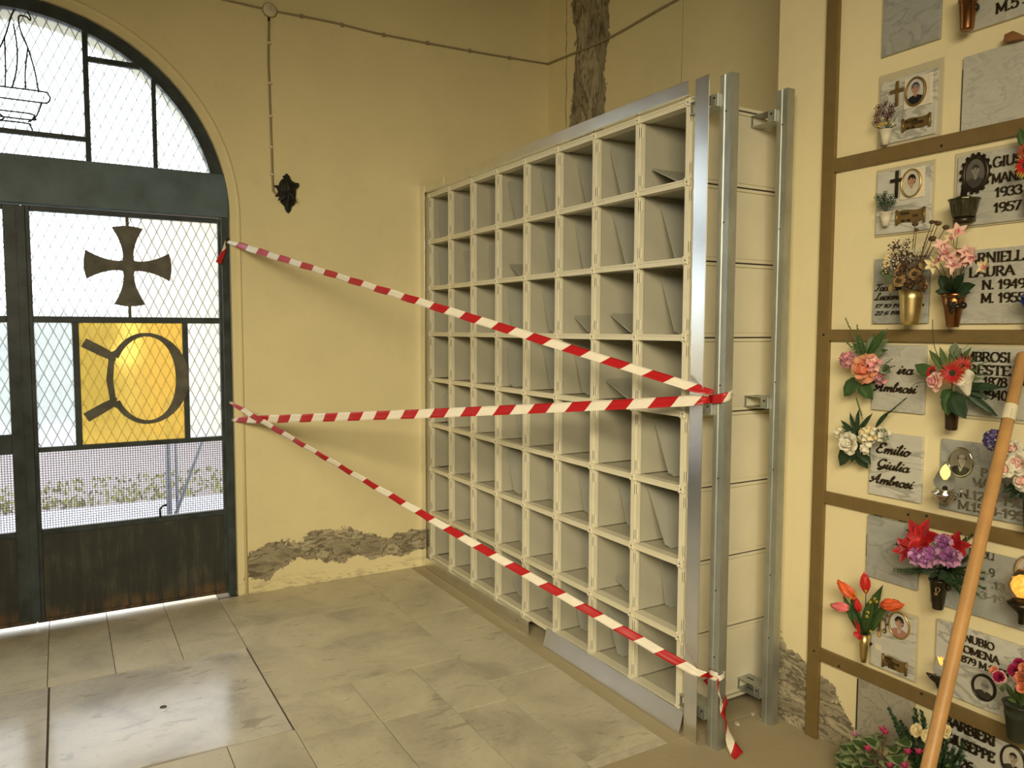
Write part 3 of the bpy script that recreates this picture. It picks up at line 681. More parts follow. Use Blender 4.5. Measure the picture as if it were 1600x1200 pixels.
def mk_shelf(s_):
    x, y, z = s_; m = MB(); w = CW/2-.013
    m.box(x-w, x+w, .004, .012, z-.0125, z+.0125)
    m.box(x-w, x+w, .000, .004, z+.0055, z+.0125).box(x-w, x+w, .001, .004, z-.0125, z-.0075).box(x-w, x+w, .002, .004, z-.003, z+.001)
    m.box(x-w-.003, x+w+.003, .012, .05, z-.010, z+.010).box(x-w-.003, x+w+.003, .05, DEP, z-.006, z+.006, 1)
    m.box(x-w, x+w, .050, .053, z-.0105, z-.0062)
    return m.build('shelf', [M_cream, M_inner_shade], RK, loc=s_)
first_then_copies(mk_shelf, [(( i+.5)*CW, 0, Z0+j*CH) for j in range(NR+1) for i in range(NC)])
def mk_joint(s_):
    x, y, z = s_; m = MB(); Rm = Matrix.Translation((x-.002, -.002, z)) @ Euler((PI/2, 0, 0)).to_matrix().to_4x4()
    m.box(x-.0155, x+.012, .0, .02, z-.0135, z+.0135)
    m.lathe([(.0135, -.004), (.0135, .004), (.0105, .0055), (.0075, .0030), (.003, .0025)], 14, M=Rm)
    for a in (-1, 1):
        for b in (-1, 1): m.lathe([(.0058, -.004), (.0058, .0030), (.004, .0045)], 8, M=Matrix.Translation((x-.002+a*.0105, -.0015, z+b*.0115)) @ Euler((PI/2, 0, 0)).to_matrix().to_4x4())
    m.box(x-.004, x+.001, -.0060, -.0045, z-.0025, z+.0025, 1)
    return m.build('corner_joint', [M_cream, M_dark], RK, loc=s_)
first_then_copies(mk_joint, [(i*CW, 0, Z0+j*CH) for j in range(NR+1) for i in range(NC+1)])
MB().box(-.009, NC*CW+.009, DEP, DEP+.008, Z0, Z0+NR*CH).build('back_panel', M_inner_shade, RK)
# outer side, seen from the right: eight plates between double ribs
XS = NC*CW+.010
def mk_side(s_):
    x, y, z = s_; return MB().box(x, x+.006, .03, DEP, z-CH/2+.018, z+CH/2-.018).build('side_panel', M_cream, RK, loc=s_, bevel=.002)
first_then_copies(mk_side, [(XS, 0, Z0+(j+.5)*CH) for j in range(NR)])
def mk_rib(s_):
    x, y, z = s_; m = MB()
    m.box(x, x+.009, .03, DEP, z+.003, z+.015).box(x, x+.009, .03, DEP, z-.015, z-.003).box(x-.004, x+.003, .03, DEP, z-.0178, z+.0178)
    m.box(x, x+.0035, .03, DEP, z-.003, z+.003, 1)
    return m.build('side_rib', [M_cream, M_dark], RK, loc=s_, bevel=.0012)
first_then_copies(mk_rib, [(XS, 0, Z0+j*CH) for j in range(NR+1)])
# trim strips round the front
YS = -.031
def strip(x0, x1, z0, z1, mat=M_alu, lab=None):
    m = MB(); m.box(x0, x1, YS, YS+.003, z0, z1)
    if x1-x0 > z1-z0: m.box(x0, x1, YS+.003, -.004, z1-.003 if z0 < 1 else z0, z1 if z0 < 1 else z0+.003)
    else: m.box(x0, x0+.003, YS+.003, -.004, z0, z1)
    o = m.build('cover_strip', mat, RK, bevel=.0006)
    if lab: o['label'] = lab
strip(-.060, -.004, .0, 2.545); strip(-.002, .292, 2.494, 2.545); strip(.294, 2.446, 2.494, 2.545, lab='bright aluminium cover strip along the top')
strip(-.002, 1.315, .003, .073); kx = MB(); kx.add([(x, y+d, z) for d in (0, .003) for x in (1.464, 2.466) for y, z in ((-.036, .003), (-.014, .088))], [(0, 2, 3, 1), (4, 5, 7, 6), (0, 4, 6, 2), (1, 3, 7, 5), (0, 1, 5, 4), (2, 6, 7, 3)])
kx.build('cover_strip', M_alu, RK)['label'] = 'loose aluminium kick strip leaning back'
strip(2.486, 2.556, .0, 2.538, lab='bright aluminium upright strip')
MB().box(-.06, 2.44, .0, .05, Z0+NR*CH+.013, Z0+NR*CH+.017).build('top_channel', M_cream, RK)
for x in (.12, .92, 1.62, 2.32):
    for y in (.06, .62): MB().lathe([(.022, 0), (.022, .008), (.008, .012), (.008, Z0-.012), (.02, Z0-.010), (.02, Z0-.004)], 14, c=(x, y, 0)).build('adjustable_foot', M_galv, RK)
MB().box(1.19, 1.2, YS-.001, YS, .038, .043).build('screw', M_dark, RK)

# loose closing plates standing or lying in the niches (front edge: upper end on the left side of the niche, lower end on its floor)
PL = {(0,0):(683.8,316.7,686.9,371.9),(0,1):(722,310,725.4,362.5),(0,2):(764,290,769,352),(0,3):(790.4,283.3,806.7,344.8),(0,4):(843,265.6,857.7,332.3),(0,5):(900.4,252,918,316.7),(0,6):(951,229,971,305),(0,7):(1008.8,263.8,1066,280.5),
(1,0):(682.7,391.7,688,445.8),(1,1):(723,391.7,730.6,443.8),(1,2):(761.9,383,766,437.5),(1,3):(794,413.5,815,427),(1,4):(849.4,362.5,865,427),(1,5):(897.3,348,911.9,419.8),(1,6):(955,330,978,412),(1,7):(1030,317.5,1055,405),
(2,3):(790,452,800.5,515),(2,4):(846,452,858.8,520),(2,5):(895.2,493.8,921,510),(2,6):(951,491,987.5,512.5),(2,7):(1031,430,1053.8,520),
(3,3):(790.4,539.6,795,604),(3,4):(846,537.5,861.9,612.5),(3,5):(896,550,910.8,618.8),(3,6):(936,593.8,986,622.5),
(4,0):(692,612,693.8,658),(4,3):(801.5,625,814,679),(4,7):(1020,652,1045,746),
(5,3):(790,704,803.5,770.8),(5,4):(850.4,716.7,861,787.5),(5,5):(901.5,727,913,802),(5,6):(963.8,743.8,980,825),(5,7):(1010,757.5,1040,856),
(6,3):(802.5,787.5,813,842),(6,4):(856.7,818.8,863,866),(6,5):(905.6,827,917,895.8),(6,6):(958.8,911,982.5,926),(6,7):(1031,872.5,1038.8,953.8),
(7,2):(763,868.8,769,910),(7,3):(798,904,813,925),(7,4):(848,953,862,960),(7,5):(896,923,906.7,989.6),(7,6):(946,942.5,965,1027.5)}
ORD = ('first', 'second', 'third', 'fourth', 'fifth', 'sixth', 'seventh', 'eighth')
for (r, c), (ax_, ay, bx, by) in PL.items():
    xl = c*CW+.010; zf = Z0+(7-r)*CH+.0075
    A = on(ax_, ay, 0, xl); A.y = min(max(A.y, .06), .45); A.z = min(max(A.z, zf+.05), zf+CH-.03)
    lean = A.z-zf
    flat = lean < .15
    # lower end: on the floor of the niche, at the depth where the sight line through (bx, by) crosses the plate's front
    B = on(bx, by, 1, A.y); B.z = zf; B.x = min(max(B.x, xl+.03), xl+CW-.045)
    d = B-A; L = d.length; full = max(L, .255)
    n = V(0, 1, 0); up = d.cross(n).normalized();  up = up if up.z > 0 else -up
    th = .004; rc = .012; dep = min(.27, DEP-.06-A.y); dn = d.normalized(); A2 = A+V(.0035, 0, 0)+up*.001; B2 = B+up*.005
    m = MB(); e = (B2-A2)
    poly = [A2+dn*rc, A2+n*rc, A2+n*(dep-rc), A2+n*dep+dn*rc, B2+n*dep-dn*rc, B2+n*(dep-rc), B2+n*(rc+.012)-V(0, 0, 0), B2+n*.012-dn*.012, B2-dn*.018]
    m.prism(poly, up, th)
    pos = 'lying nearly flat' if flat else 'leaning upright'
    o = m.build('closing_plate', M_plate, loc=(A2+B2)/2+n*dep/2)
    tag(o, 'thin grey plate %s in the niche %s from top, %s from door wall' % (pos.replace('lying nearly flat', 'lying low').replace('leaning upright', 'leaning'), ORD[r], ORD[c]), 'closing plate', 'loose closing plates in the niches')

# ------------------------------------------------------------------ steel studs with their brackets
def stud(x0, x1, y0, y1, z1, label, brackets, tilt=0):
    t = thing('steel_stud', ((x0+x1)/2, (y0+y1)/2, 0), label, 'steel stud')
    prof = [(x0, y1), (x0, y0), (x0+.020, y0), (x0+.023, y0+.004), (x1-.023, y0+.004), (x1-.020, y0), (x1, y0), (x1, y1), (x1-.010, y1), (x1-.010, y1-.0015), (x1-.0015, y1-.0015), (x1-.0015, y0+.0015), (x1-.0205, y0+.0015), (x1-.0235, y0+.0055), (x0+.0235, y0+.0055), (x0+.0205, y0+.0015), (x0+.0015, y0+.0015), (x0+.0015, y1-.0015), (x0+.010, y1-.0015), (x0+.010, y1)]
    MB().prism([(x, y, 0) for x, y in prof], (0, 0, 1), z1).build('profile', M_galv, t)
    for z in brackets:
        b = MB(); xa, xb = XS+.0095, x0-.002; ya, yb = y0-.015, y1+.02
        b.box(xa-.003, xb, ya, yb, z+.020, z+.0225).box(xa-.003, xb, ya, yb, z-.0225, z-.020)
        b.box(xb-.030, xb, ya, ya+.0025, z-.020, z+.020).box(xb-.002, xb+.0005, ya, yb, z-.020, z+.020)
        b.box(xa, xa+.002, ya+.002, ya+.010, z-.020, z+.020)
        b.box(xa+.018, xa+.052, (ya+yb)/2-.004, (ya+yb)/2+.004, z+.0226, z+.0231, 1).box(xa+.018, xa+.052, (ya+yb)/2-.004, (ya+yb)/2+.004, z-.0199, z-.0194, 1)
        o = b.build('mounting_bracket', [M_galv, M_dark], t)
        MB().lathe([(.004, 0), (.004, .003), (.002, .0035)], 8, M=Matrix.Translation((xb-.012, ya, z+.008)) @ Euler((PI/2, 0, 0)).to_matrix().to_4x4()).build('screw', M_iron, o)
    for z in (.36, .62, 1.05, 1.4, 2.0, 2.4):
        MB().lathe([(.0035, 0), (.0035, .0015), (.001, .002)], 8, M=Matrix.Translation(((x0+x1)/2, y0+.004, z)) @ Euler((PI/2, 0, 0)).to_matrix().to_4x4()).build('screw', M_iron, t)
    return t
stud(2.578, 2.632, .004, .044, 2.531, 'galvanised steel stud nearest the camera, with barrier tape tied round it', (2.445, 1.31, .125))
stud(2.557, 2.606, .330, .370, 2.533, 'galvanised steel stud standing against the pale edge of the tomb wall, behind the taped one', (2.440, 1.315, .120))

# ------------------------------------------------------------------ barrier tapes
M_red = plain('tape_red', (.47, .012, .016), .35, spec=.6); M_white = plain('tape_white', (.86, .80, .66), .35, spec=.6)
def tape_mesh(pts, width, phase, twist, period=.19, skew=.016, fold=.22, gather=None):
    """a folded plastic ribbon along pts: stripes are faces cut on the slant"""
    P = [Vector(p) for p in pts]; Ls = [0]
    for a, b in zip(P[:-1], P[1:]): Ls.append(Ls[-1]+(b-a).length)
    T = Ls[-1]
    def at(s_):
        s_ = min(max(s_, 0), T); i = 0
        while i < len(P)-2 and Ls[i+1] < s_: i += 1
        k = (s_-Ls[i])/max(Ls[i+1]-Ls[i], 1e-9); return P[i].lerp(P[i+1], k), (P[i+1]-P[i]).normalized()
    cuts = sorted({0.0, T} | {round(phase+k*period/2, 5) for k in range(-2, int(T/period*2)+3) if 0 < phase+k*period/2 < T})
    fine = []
    for a, b in zip(cuts[:-1], cuts[1:]):
        n = max(1, int((b-a)/.02)); fine += [(a+(b-a)*i/n) for i in range(n)]
    fine.append(T); mb = MB(); NW = 5; rows = []
    for s_ in fine:
        row = []
        for j in range(NW):
            w = j/(NW-1)-.5; ss = s_+w*2*skew*(1 if 0 < s_ < T else 0); p, d = at(ss)
            up = V(0, 0, 1); sd = up-d*up.dot(d)
            if sd.length < .2: sd = V(1, 0, 0)-d*d.x
            sd.normalize(); nn = d.cross(sd); a = twist(ss/T); dirw = sd*math.cos(a)+nn*math.sin(a); dn = nn*math.cos(a)-sd*math.sin(a)
            ww = width*(gather(ss/T) if gather else 1)
            row.append(p+dirw*w*ww+dn*ww*fold*(abs(w)*2)**1.3*(1 if j < 2 else -.6)+dn*.002*math.sin(ss*31))
        rows.append(row)
    vs = [q for r_ in rows for q in r_]; mb.v = vs
    for i in range(len(fine)-1):
        mid = (fine[i]+fine[i+1])/2; k = math.floor((mid-phase)/(period/2)) % 2
        for j in range(NW-1): mb.f.append([i*NW+j, i*NW+j+1, (i+1)*NW+j+1, (i+1)*NW+j]); mb.mi.append(0 if k == 0 else 1); mb.sm.append(True)
    return mb
def line(A, B, sag=0, n=24): return [Vector(A).lerp(Vector(B), i/n)-V(0, 0, sag*4*(i/n)*(1-i/n)) for i in range(n+1)]
MT = [M_red, M_white]
t1 = thing('barrier_tape', (1.25, -.62, 1.75), 'red and white barrier tape falling from the upper door hook to the steel stud', 'barrier tape')
g1 = lambda u: .35+.65*min(1, u/.06, (1-u)/.03+.25)
tape_mesh(line((-.088, -1.257, 2.119), (2.558, -.0375, 1.381))+[V(2.570, -.018, 1.377), V(2.580, .0, 1.374)], .036, .114, lambda u: .25+.5*math.sin(u*5), gather=g1).build('tape_run', MT, t1, solid=.0005)
tape_mesh([(-.080, -1.258, 2.119), (-.078, -1.262, 2.085), (-.075, -1.272, 2.05), (-.072, -1.287, 2.02), (-.07, -1.30, 1.985)], .030, .055, lambda u: .9-.6*u, gather=lambda u: .3+.9*u).build('loose_end', MT, t1, solid=.0005)
MB().tube([(-.115, -1.242, 2.125), (-.07, -1.245, 2.13), (-.06, -1.245, 2.122), (-.075, -1.25, 2.112)], .006, 8).build('hook', M_iron, fn)
t2 = thing('barrier_tape', (1.25, -.62, 1.2), 'red and white barrier tape rising gently from the door jamb to the steel stud', 'barrier tape')
tape_mesh(line((-.088, -1.246, 1.066), (2.558, -.0375, 1.343), .008)+[V(2.575, -.012, 1.345)], .042, .059, lambda u: .1+.25*math.sin(u*4+1), gather=g1).build('tape_run', MT, t2, solid=.0005)
tape_mesh([(2.568, -.008, 1.345), (2.60, -.004, 1.350), (2.638, -.002, 1.357), (2.642, .02, 1.362), (2.636, .046, 1.366), (2.60, .05, 1.368), (2.573, .046, 1.372), (2.571, .01, 1.374)], .034, -.02, lambda u: .2, fold=.08).build('wrap', MT, t2, solid=.0005)
t3 = thing('barrier_tape', (1.25, -.62, .7), 'red and white barrier tape sloping from the door jamb to the foot of the stud', 'barrier tape')
tape_mesh(line((-.088, -1.257, 1.175), (2.558, -.0375, .291))+[V(2.568, -.018, .287), V(2.578, .0, .284)], .034, .034, lambda u: .2+.45*math.sin(u*6), gather=g1).build('tape_run', MT, t3, solid=.0005)
tape_mesh([(2.572, -.002, .283), (2.60, -.001, .282), (2.637, .0, .290), (2.639, .03, .297), (2.62, .049, .303), (2.573, .047, .303), (2.571, .01, .300), (2.60, -.0025, .300), (2.636, -.001, .302)], .020, -.06, lambda u: .1, fold=.1).build('knot', MT, t3, solid=.0006)
tape_mesh([(2.638, -.004, .290), (2.644, -.006, .27), (2.648, -.004, .24), (2.652, .002, .205), (2.657, .008, .165), (2.665, .016, .12), (2.673, .024, .075), (2.684, .030, .04), (2.70, .035, .018), (2.712, .036, .012)], .032, -.045, lambda u: 1.2+1.6*u, period=.155, gather=lambda u: .5+.8*u).build('loose_end', MT, t3, solid=.0005)
tape_mesh([(2.515, .05, .215), (2.54, .07, .235), (2.57, .075, .222), (2.61, .06, .205), (2.64, .045, .2), (2.652, .02, .19), (2.655, .006, .17)], .024, .0, lambda u: .6, period=.42).build('loose_end', MT, t3, solid=.0005)
for i, (px, py, s_) in enumerate(((1152, 1132, .011), (1176, 1117, .010), (1190, 1125, .006))):
    c = on(px, py, 2, 0); m = MB(); rg = random.Random(i)
    top = [V(c.x+s_*rg.uniform(.6, 1.3)*math.cos(a*PI/3), c.y+s_*rg.uniform(.6, 1.3)*math.sin(a*PI/3), .0) for a in range(6)]
    m.prism(top, (0, 0, 1), s_*.7)
    tag(m.build('plaster_chip', plain('plaster_chip', (.62, .55, .42), .9), loc=c, bevel=.001), ('larger pale plaster chip on the floor by the loose tape end', 'pale plaster chip on the floor between the two studs', 'small pale crumb of plaster on the floor near the back stud')[i], 'plaster chip')

# ------------------------------------------------------------------ tomb wall: painted frame strips
M_brown = plain('brown_painted_strip', (.195, .132, .046), .42, var=.08)
YT = .403                                          # face of the strips
def trim(n, x0, x1, z0, z1, screws):
    o = struct(MB().box(x0, x1, YT, YL-.0002, z0, z1).build('trim_%d' % n, M_brown, bevel=.002))
    for px, py in screws:
        p = on(px, py, 1, YT); MB().lathe([(.0045, 0), (.0045, .0015), (.002, .002)], 10, M=Matrix.Translation(p) @ Euler((PI/2, 0, 0)).to_matrix().to_4x4()).build('screw', M_iron, o)
trim(2, 2.713, 2.766, 0.0005, 5.5, ((1287, 523), (1272, 1017)))
trim(3, 2.7665, 8.0, 2.193, 2.243, ((1471, 228),)); trim(4, 2.7665, 8.0, 1.566, 1.609, ()); trim(5, 2.7665, 8.0, .944, .990, ((1448, 806), (1419, 804))); trim(6, 2.7665, 8.0, .322, .371, ((1440, 1084), (1311, 1041)))
trim(7, 2.7665, 8.0, 2.86, 2.905, ())

# ------------------------------------------------------------------ slabs, letters, portraits
M_grey = marble('grey_marble', (.40, .41, .37), (.30, .31, .28), .35, 1.0, (3, 3, 5), .3)
M_white_m = marble('veined_marble', (.64, .63, .55), (.36, .36, .31), .30, .8, (3, 4, 8), .12)
M_pale = marble('pale_marble', (.56, .55, .47), (.45, .45, .39), .35, 1.2, (4, 4, 9), .3)
M_stone = marble('weathered_stone', (.40, .37, .29), (.30, .28, .22), .6, 1.6, (4, 4, 4), .5)
M_bronze = plain('bronze_letter', (.045, .032, .014), .40, .5, var=.2)
M_silver = brushed('silver_letter', (.62, .60, .54), .25, (20, 20, 20), .1)
M_gold = brushed('gold_metal', (.78, .60, .27), .36, (14, 14, 2), .1)
M_copper = brushed('copper_metal', (.33, .15, .06), .26, (14, 14, 2), .15)
M_dbron = plain('dark_bronze', (.050, .040, .024), .38, .7, var=.4)
M_cream_c = plain('ivory_ceramic', (.80, .74, .58), .35)
M_scroll = plain('scroll_brass', (.27, .18, .065), .42, .6, var=.2)
M_silv = plain('polished_silver', (.70, .68, .62), .18, 1.0)
YF = .407
def slab_t(name, label, x0, x1, z0, z1, mat, cat='memorial slab', notch=0):
    t = thing(name, ((x0+x1)/2, YF, z0), label, cat)
    MB().box(x0, x1, YF, YL-.0003, z0, z1).build('marble_panel', mat, t, bevel=.0018); return t
def P(px, py, y=YF): return on(px, py, 1, y)
def text(parent, s, px, py, h, mat=None, right=None, shear=0, thick=.12, sxk=1.0, spacing=1.0, deep=.004, name='lettering'):
    p = P(px, py); r = P(*right).x if right else None
    return lettering(name, s, p.x, p.z, YF, h, mat or M_bronze, parent, thick, deep, spacing, shear, sxk, right=r)
def fit(parent, s, pa, pb, h, **k):
    """letters stretched from pixel pa (foot of the first) to pb (foot of the last)"""
    a, b = P(*pa), P(*pb); w = sum(GL[c][0] for c in s)*h; k.setdefault('mat', None)
    return text(parent, s, pa[0], pa[1], h, sxk=(b.x-a.x)/w, **k)

_pm = {}
def pc(col):
    key = tuple(round(c, 3) for c in col)
    if key not in _pm: _pm[key] = plain('photo_tone', col, .22, var=.06, scale=90)
    return _pm[key]
def portrait(parent, c, rx, rz, frame, fw, bgc, skin, hair, top, collar=None, style='short', glasses=False, beard=False, frame_shape=None, turn=.0, y=YF):
    fr = MB(); seg = 40
    prof = [(1.0, 0), (1.0, .006), (.5, .009), (0.0, .007), (0.0, .002)]
    vs = []; fs = []
    for k, h_ in prof:
        for i in range(seg):
            a = 2*PI*i/seg; vs.append((c.x+(rx+fw*k)*math.cos(a), y-h_, c.z+(rz+fw*k)*math.sin(a)))
    for j in range(len(prof)-1):
        for i in range(seg): fs.append((j*seg+i, j*seg+(i+1) % seg, (j+1)*seg+(i+1) % seg, (j+1)*seg+i))
    fr.add(vs, fs, 0, True)
    if frame_shape == 'toothed':
        for i in range(16):
            a = 2*PI*(i+.5)/16; q = [(c.x+(rx+fw*k)*math.cos(a+da), y-.001, c.z+(rz+fw*k)*math.sin(a+da)) for k, da in ((.6, -.16), (1.55, -.05), (1.55, .09), (.6, .16))]
            fr.prism(q, (0, -1, 0), .006)
    if frame_shape == 'beaded':
        for i in range(44):
            a = 2*PI*i/44; fr.ball((c.x+(rx+fw*.6)*math.cos(a), y-.007, c.z+(rz+fw*.6)*math.sin(a)), fw*.22, seg=6, rings=4)
    fo = fr.build('portrait_frame', frame, parent)
    m = MB(); mats = []
    def lay(pts, col, lev):
        mm = pc(col)
        if mm not in mats: mats.append(mm)
        m.prism([(c.x+u*rx, y-.0022-.0003*lev, c.z+v*rz) for u, v in pts], (0, -1, 0), .0003, mats.index(mm))
    el = lambda cu, cv, ru, rv, a0=0, a1=360, n=28: [(cu+ru*math.cos(math.radians(a0+(a1-a0)*i/n)), cv+rv*math.sin(math.radians(a0+(a1-a0)*i/n))) for i in range(n+(0 if a1-a0 == 360 else 1))]
    T = turn; asp = rz/rx; W_ = .36; H_ = .42/asp*1.12; cv = .20
    lay(el(0, 0, .995, .995, n=40), bgc, 0)
    if style in ('bob', 'curly'): lay(el(T, cv+.06, W_*1.28, H_*1.26), hair, 1)
    base = el(0, 0, .985, .985, 208, 332, 24); lay([(-.80, -.46), (-.62, -.36), (-.22, -.26)][::1]+[(.22, -.26), (.62, -.36), (.80, -.46)]+base[::-1], top, 2)
    lay([(-.17+T, -.02), (-.19+T, -.30), (0+T, -.46), (.19+T, -.30), (.17+T, -.02)], tuple(x*.86 for x in skin), 3)
    if collar: lay([(-.24, -.24), (-.05, -.74), (0, -.58), (.05, -.74), (.24, -.24), (.02, -.46)], collar, 4)
    lay(el(T, cv, W_, H_), skin, 5)
    lay(el(T+W_*.55, cv-.02, W_*.42, H_*.82), tuple(x*.84 for x in skin), 6)
    if style != 'bald': lay(el(T, cv+.05, W_*1.07, H_*1.08, 12, 168, 16)+[(T-W_*.80, cv+H_*.42), (T-W_*.2, cv+H_*.60), (T+W_*.62, cv+H_*.46)], hair, 7)
    else:
        for sg in (-1, 1): lay(el(T+sg*W_*.95, cv+.10, W_*.14, H_*.42), hair, 7)
    if style == 'curly':
        for i in range(9):
            a = math.radians(10+20*i); lay(el(T+W_*1.05*math.cos(a), cv+.08+H_*1.02*math.sin(a), .13, .10, n=10), hair, 8)
    for sg in (-1, 1):
        lay(el(T+sg*W_*.42, cv+.04, .060, .026, n=10), tuple(x*.18 for x in skin), 9); lay([(T+sg*W_*.18, cv+.10), (T+sg*W_*.72, cv+.105), (T+sg*W_*.66, cv+.145), (T+sg*W_*.2, cv+.13)], tuple(x*.55 for x in hair), 10)
    lay([(T-.03, cv+.03), (T+.03, cv+.03), (T+.07, cv-.10), (T-.07, cv-.10)], tuple(x*.82 for x in skin), 11)
    lay(el(T, cv-H_*.56, .12, .026, n=12), (skin[0]*.62, skin[1]*.42, skin[2]*.42), 12)
    if beard: lay(el(T, cv-.05, W_*.96, H_*1.02, 200, 340, 14)+[(T+W_*.4, cv-H_*.38), (T-W_*.4, cv-H_*.38)], tuple(min(1, x*1.1) for x in hair), 11.5)
    for sg in (-1, 1): lay(el(T+sg*W_*1.02, cv-.0, .05, .085, n=10), tuple(x*.8 for x in skin), 4.5)
    m.build('portrait_photo', mats, fo); return fo
SK, SKB = (.58, .33, .22), (.30, .29, .25)
def scroll(parent, x0, x1, z0, z1, rows, slant=.03):
    m = MB(); n = 10; top = []; bot = []
    for i in range(n+1):
        u = i/n; x = x0+(x1-x0)*u; wv = .004*math.sin(u*2*PI); top.append((x, YF, z1+wv-.004*(1-u)+.004*u)); bot.append((x, YF, z0+wv-.004*(1-u)+.004*u))
    m.prism(bot+top[::-1], (0, -1, 0), .004)
    for x, s_ in ((x0, 1), (x1, -1)): m.tube([(x, YF-.004, z0-.006), (x, YF-.004, z1+.004)], .0045, 8)
    o = m.build('scroll_plate', M_scroll, parent)
    for s_, fx, z, h in rows:
        lettering('lettering', s_, x0+.008+fx, z, YF-.004, h, M_bronze, o, .15, .0012, 1.0, 0, .82)
    return o
def latin_cross(parent, cx, zt, zb, arm, mat, tilt=.0):
    m = MB(); m.box(cx-.0055, cx+.0055, YF-.008, YF-.002, zb, zt).box(cx-arm, cx+arm, YF-.0085, YF-.0025, zt-.038, zt-.027)
    for z in (zb+.01, zt-.02): m.box(cx-.003, cx+.003, YF-.003, YF, z-.003, z+.003)
    return m.build('cross', mat, parent, bevel=.0015)
C1 = (2.946, 3.148)
s1 = slab_t('memorial_slab', 'plain grey marble slab at the top, above the plaque of a smiling woman', 2.943, 3.150, 2.560, 2.80, M_grey)
s1b = slab_t('memorial_slab', 'grey marble slab at the top right with a copper vase and bronze letters', 3.236, 3.75, P(1520, 48).z, 2.80, M_pale)
fit(s1b, 'M.5', (1556, 22), (1592, 13), .030); text(s1b, '-', 1597, 12, .030)
p1 = slab_t('memorial_plaque', 'small marble plaque with a portrait of a smiling grey haired woman and brass cross', *C1, 2.255, 2.470, M_white_m, 'memorial plaque')
MB().box(3.036, 3.122, YF-.004, YF, 2.356, 2.457).box(3.122, 3.134, YF-.006, YF, 2.356, 2.457).build('portrait_plate', M_cream_c, p1, bevel=.001)
portrait(p1, V(3.079, 0, 2.407), .031, .042, M_scroll, .006, (.60, .58, .54), SK, (.26, .25, .24), (.02, .02, .025), style='curly', y=YF-.004)
latin_cross(p1, 3.011, 2.459, 2.376, .027, M_scroll)
scroll(p1, 3.036, 3.130, 2.287, 2.322, (('PELLEGRINI', .0, 2.309, .0085), ('CELESTINA', .022, 2.299, .0085), ('1922 - 2004', .005, 2.288, .006)))
s2 = slab_t('memorial_slab', 'blank pale marble slab with a small brown block on its top edge', 3.232, 3.75, 2.238, 2.474, M_pale)
bk = MB(); q = [P(1573, 69), P(1575, 57), P(1588, 51), P(1600, 57), P(1602, 64)]
bk.prism([(p.x, YF+.008, p.z+.002) for p in q], (0, -1, 0), .03)
tag(bk.build('brick_wedge', plain('brown_clay', (.24, .11, .035), .7, var=.2), loc=(q[2].x, YF-.01, 2.476), bevel=.002), 'small brown wedge resting on the top edge of the blank marble slab', 'wedge')
p2 = slab_t('memorial_plaque', 'small marble plaque with a portrait of a dark haired woman in a white collar', 2.943, 3.142, 1.943, 2.160, M_white_m, 'memorial plaque')
MB().box(3.034, 3.120, YF-.004, YF, 2.053, 2.155).build('portrait_plate', M_cream_c, p2, bevel=.001)
portrait(p2, V(3.077, 0, 2.104), .032, .043, M_gold, .005, (.62, .58, .46), SK, (.035, .02, .014), (.66, .63, .52), style='bob', y=YF-.004)
latin_cross(p2, 3.022, 2.155, 2.062, .024, M_dbron)
scroll(p2, 3.026, 3.124, 1.974, 2.016, (('PETRONI', .006, 2.001, .008), ('ELSA', .05, 1.990, .008), ('1940   1998', .008, 1.977, .007)))
s3 = slab_t('memorial_slab', 'grey slab with a soldier portrait in a dark toothed frame and dates 1933 1957', 3.228, 3.75, 1.940, 2.162, M_pale)
portrait(s3, V(3.287, 0, 2.101), .031, .046, M_dbron, .012, (.14, .13, .11), SKB, (.05, .045, .035), (.07, .065, .055), style='short', frame_shape='toothed')
fit(s3, 'GIUS', (1552, 262), (1597, 255), .030); fit(s3, 'MANZ', (1550, 287), (1600, 281), .028); fit(s3, '1933', (1555, 308), (1598, 303), .027); fit(s3, '1957', (1553, 332), (1596, 326), .027)
p4 = slab_t('memorial_plaque', 'grey marble plaque with two lines of cursive bronze letters behind a gold vase', 2.943, 3.147, 1.630, 1.858, M_grey, 'memorial plaque')
fit(p4, 'Ťaccone', (1367, 455), (1407, 452), .024, shear=.35, thick=.12); fit(p4, 'Łuciano', (1367, 469), (1407, 467), .024, shear=.35, thick=.12)
fit(p4, '17 10 19', (1367, 481), (1405, 480), .012, shear=.3, thick=.16); fit(p4, '22 6 198', (1367, 492), (1407, 491), .012, shear=.3, thick=.16)
s4 = slab_t('memorial_slab', 'pale veined slab with bronze capitals and dates 1949 and 1955 beside the pink flowers', 3.254, 3.75, 1.628, 1.862, M_pale)
fit(s4, 'CARNIELL', (1500, 413), (1601, 407), .030); fit(s4, 'LAURA', (1515, 433), (1586, 428), .029); fit(s4, 'N. 1949', (1535, 452), (1603, 448), .027); fit(s4, 'M. 1955', (1533, 473), (1602, 470), .028)
p5 = slab_t('memorial_plaque', 'marble plaque with cursive letters half hidden by a big peach rose', 2.952, 3.147, 1.322, 1.556, M_pale, 'memorial plaque')
fit(p5, 'ira', (1402, 584), (1425, 586), .034, shear=.35, thick=.12); fit(p5, 'Æmbrosi', (1366, 610), (1430, 616), .033, shear=.35, thick=.13)
s5 = slab_t('memorial_slab', 'slab with bronze capitals and dark dates behind the red gerbera bouquet', 3.252, 3.75, 1.334, 1.550, M_pale)
fit(s5, 'AMBROSI', (1494, 563), (1580, 563), .029); fit(s5, 'ORESTE', (1497, 583), (1580, 584), .029); fit(s5, '1878', (1537, 603), (1574, 604), .028); fit(s5, '1940', (1537, 623), (1575, 624), .028)
MB().box(3.438, 3.50, YF-.005, YF, 1.44, 1.525).box(3.428, 3.44, YF-.005, YF, 1.455, 1.50).build('portrait_frame', M_dbron, s5)
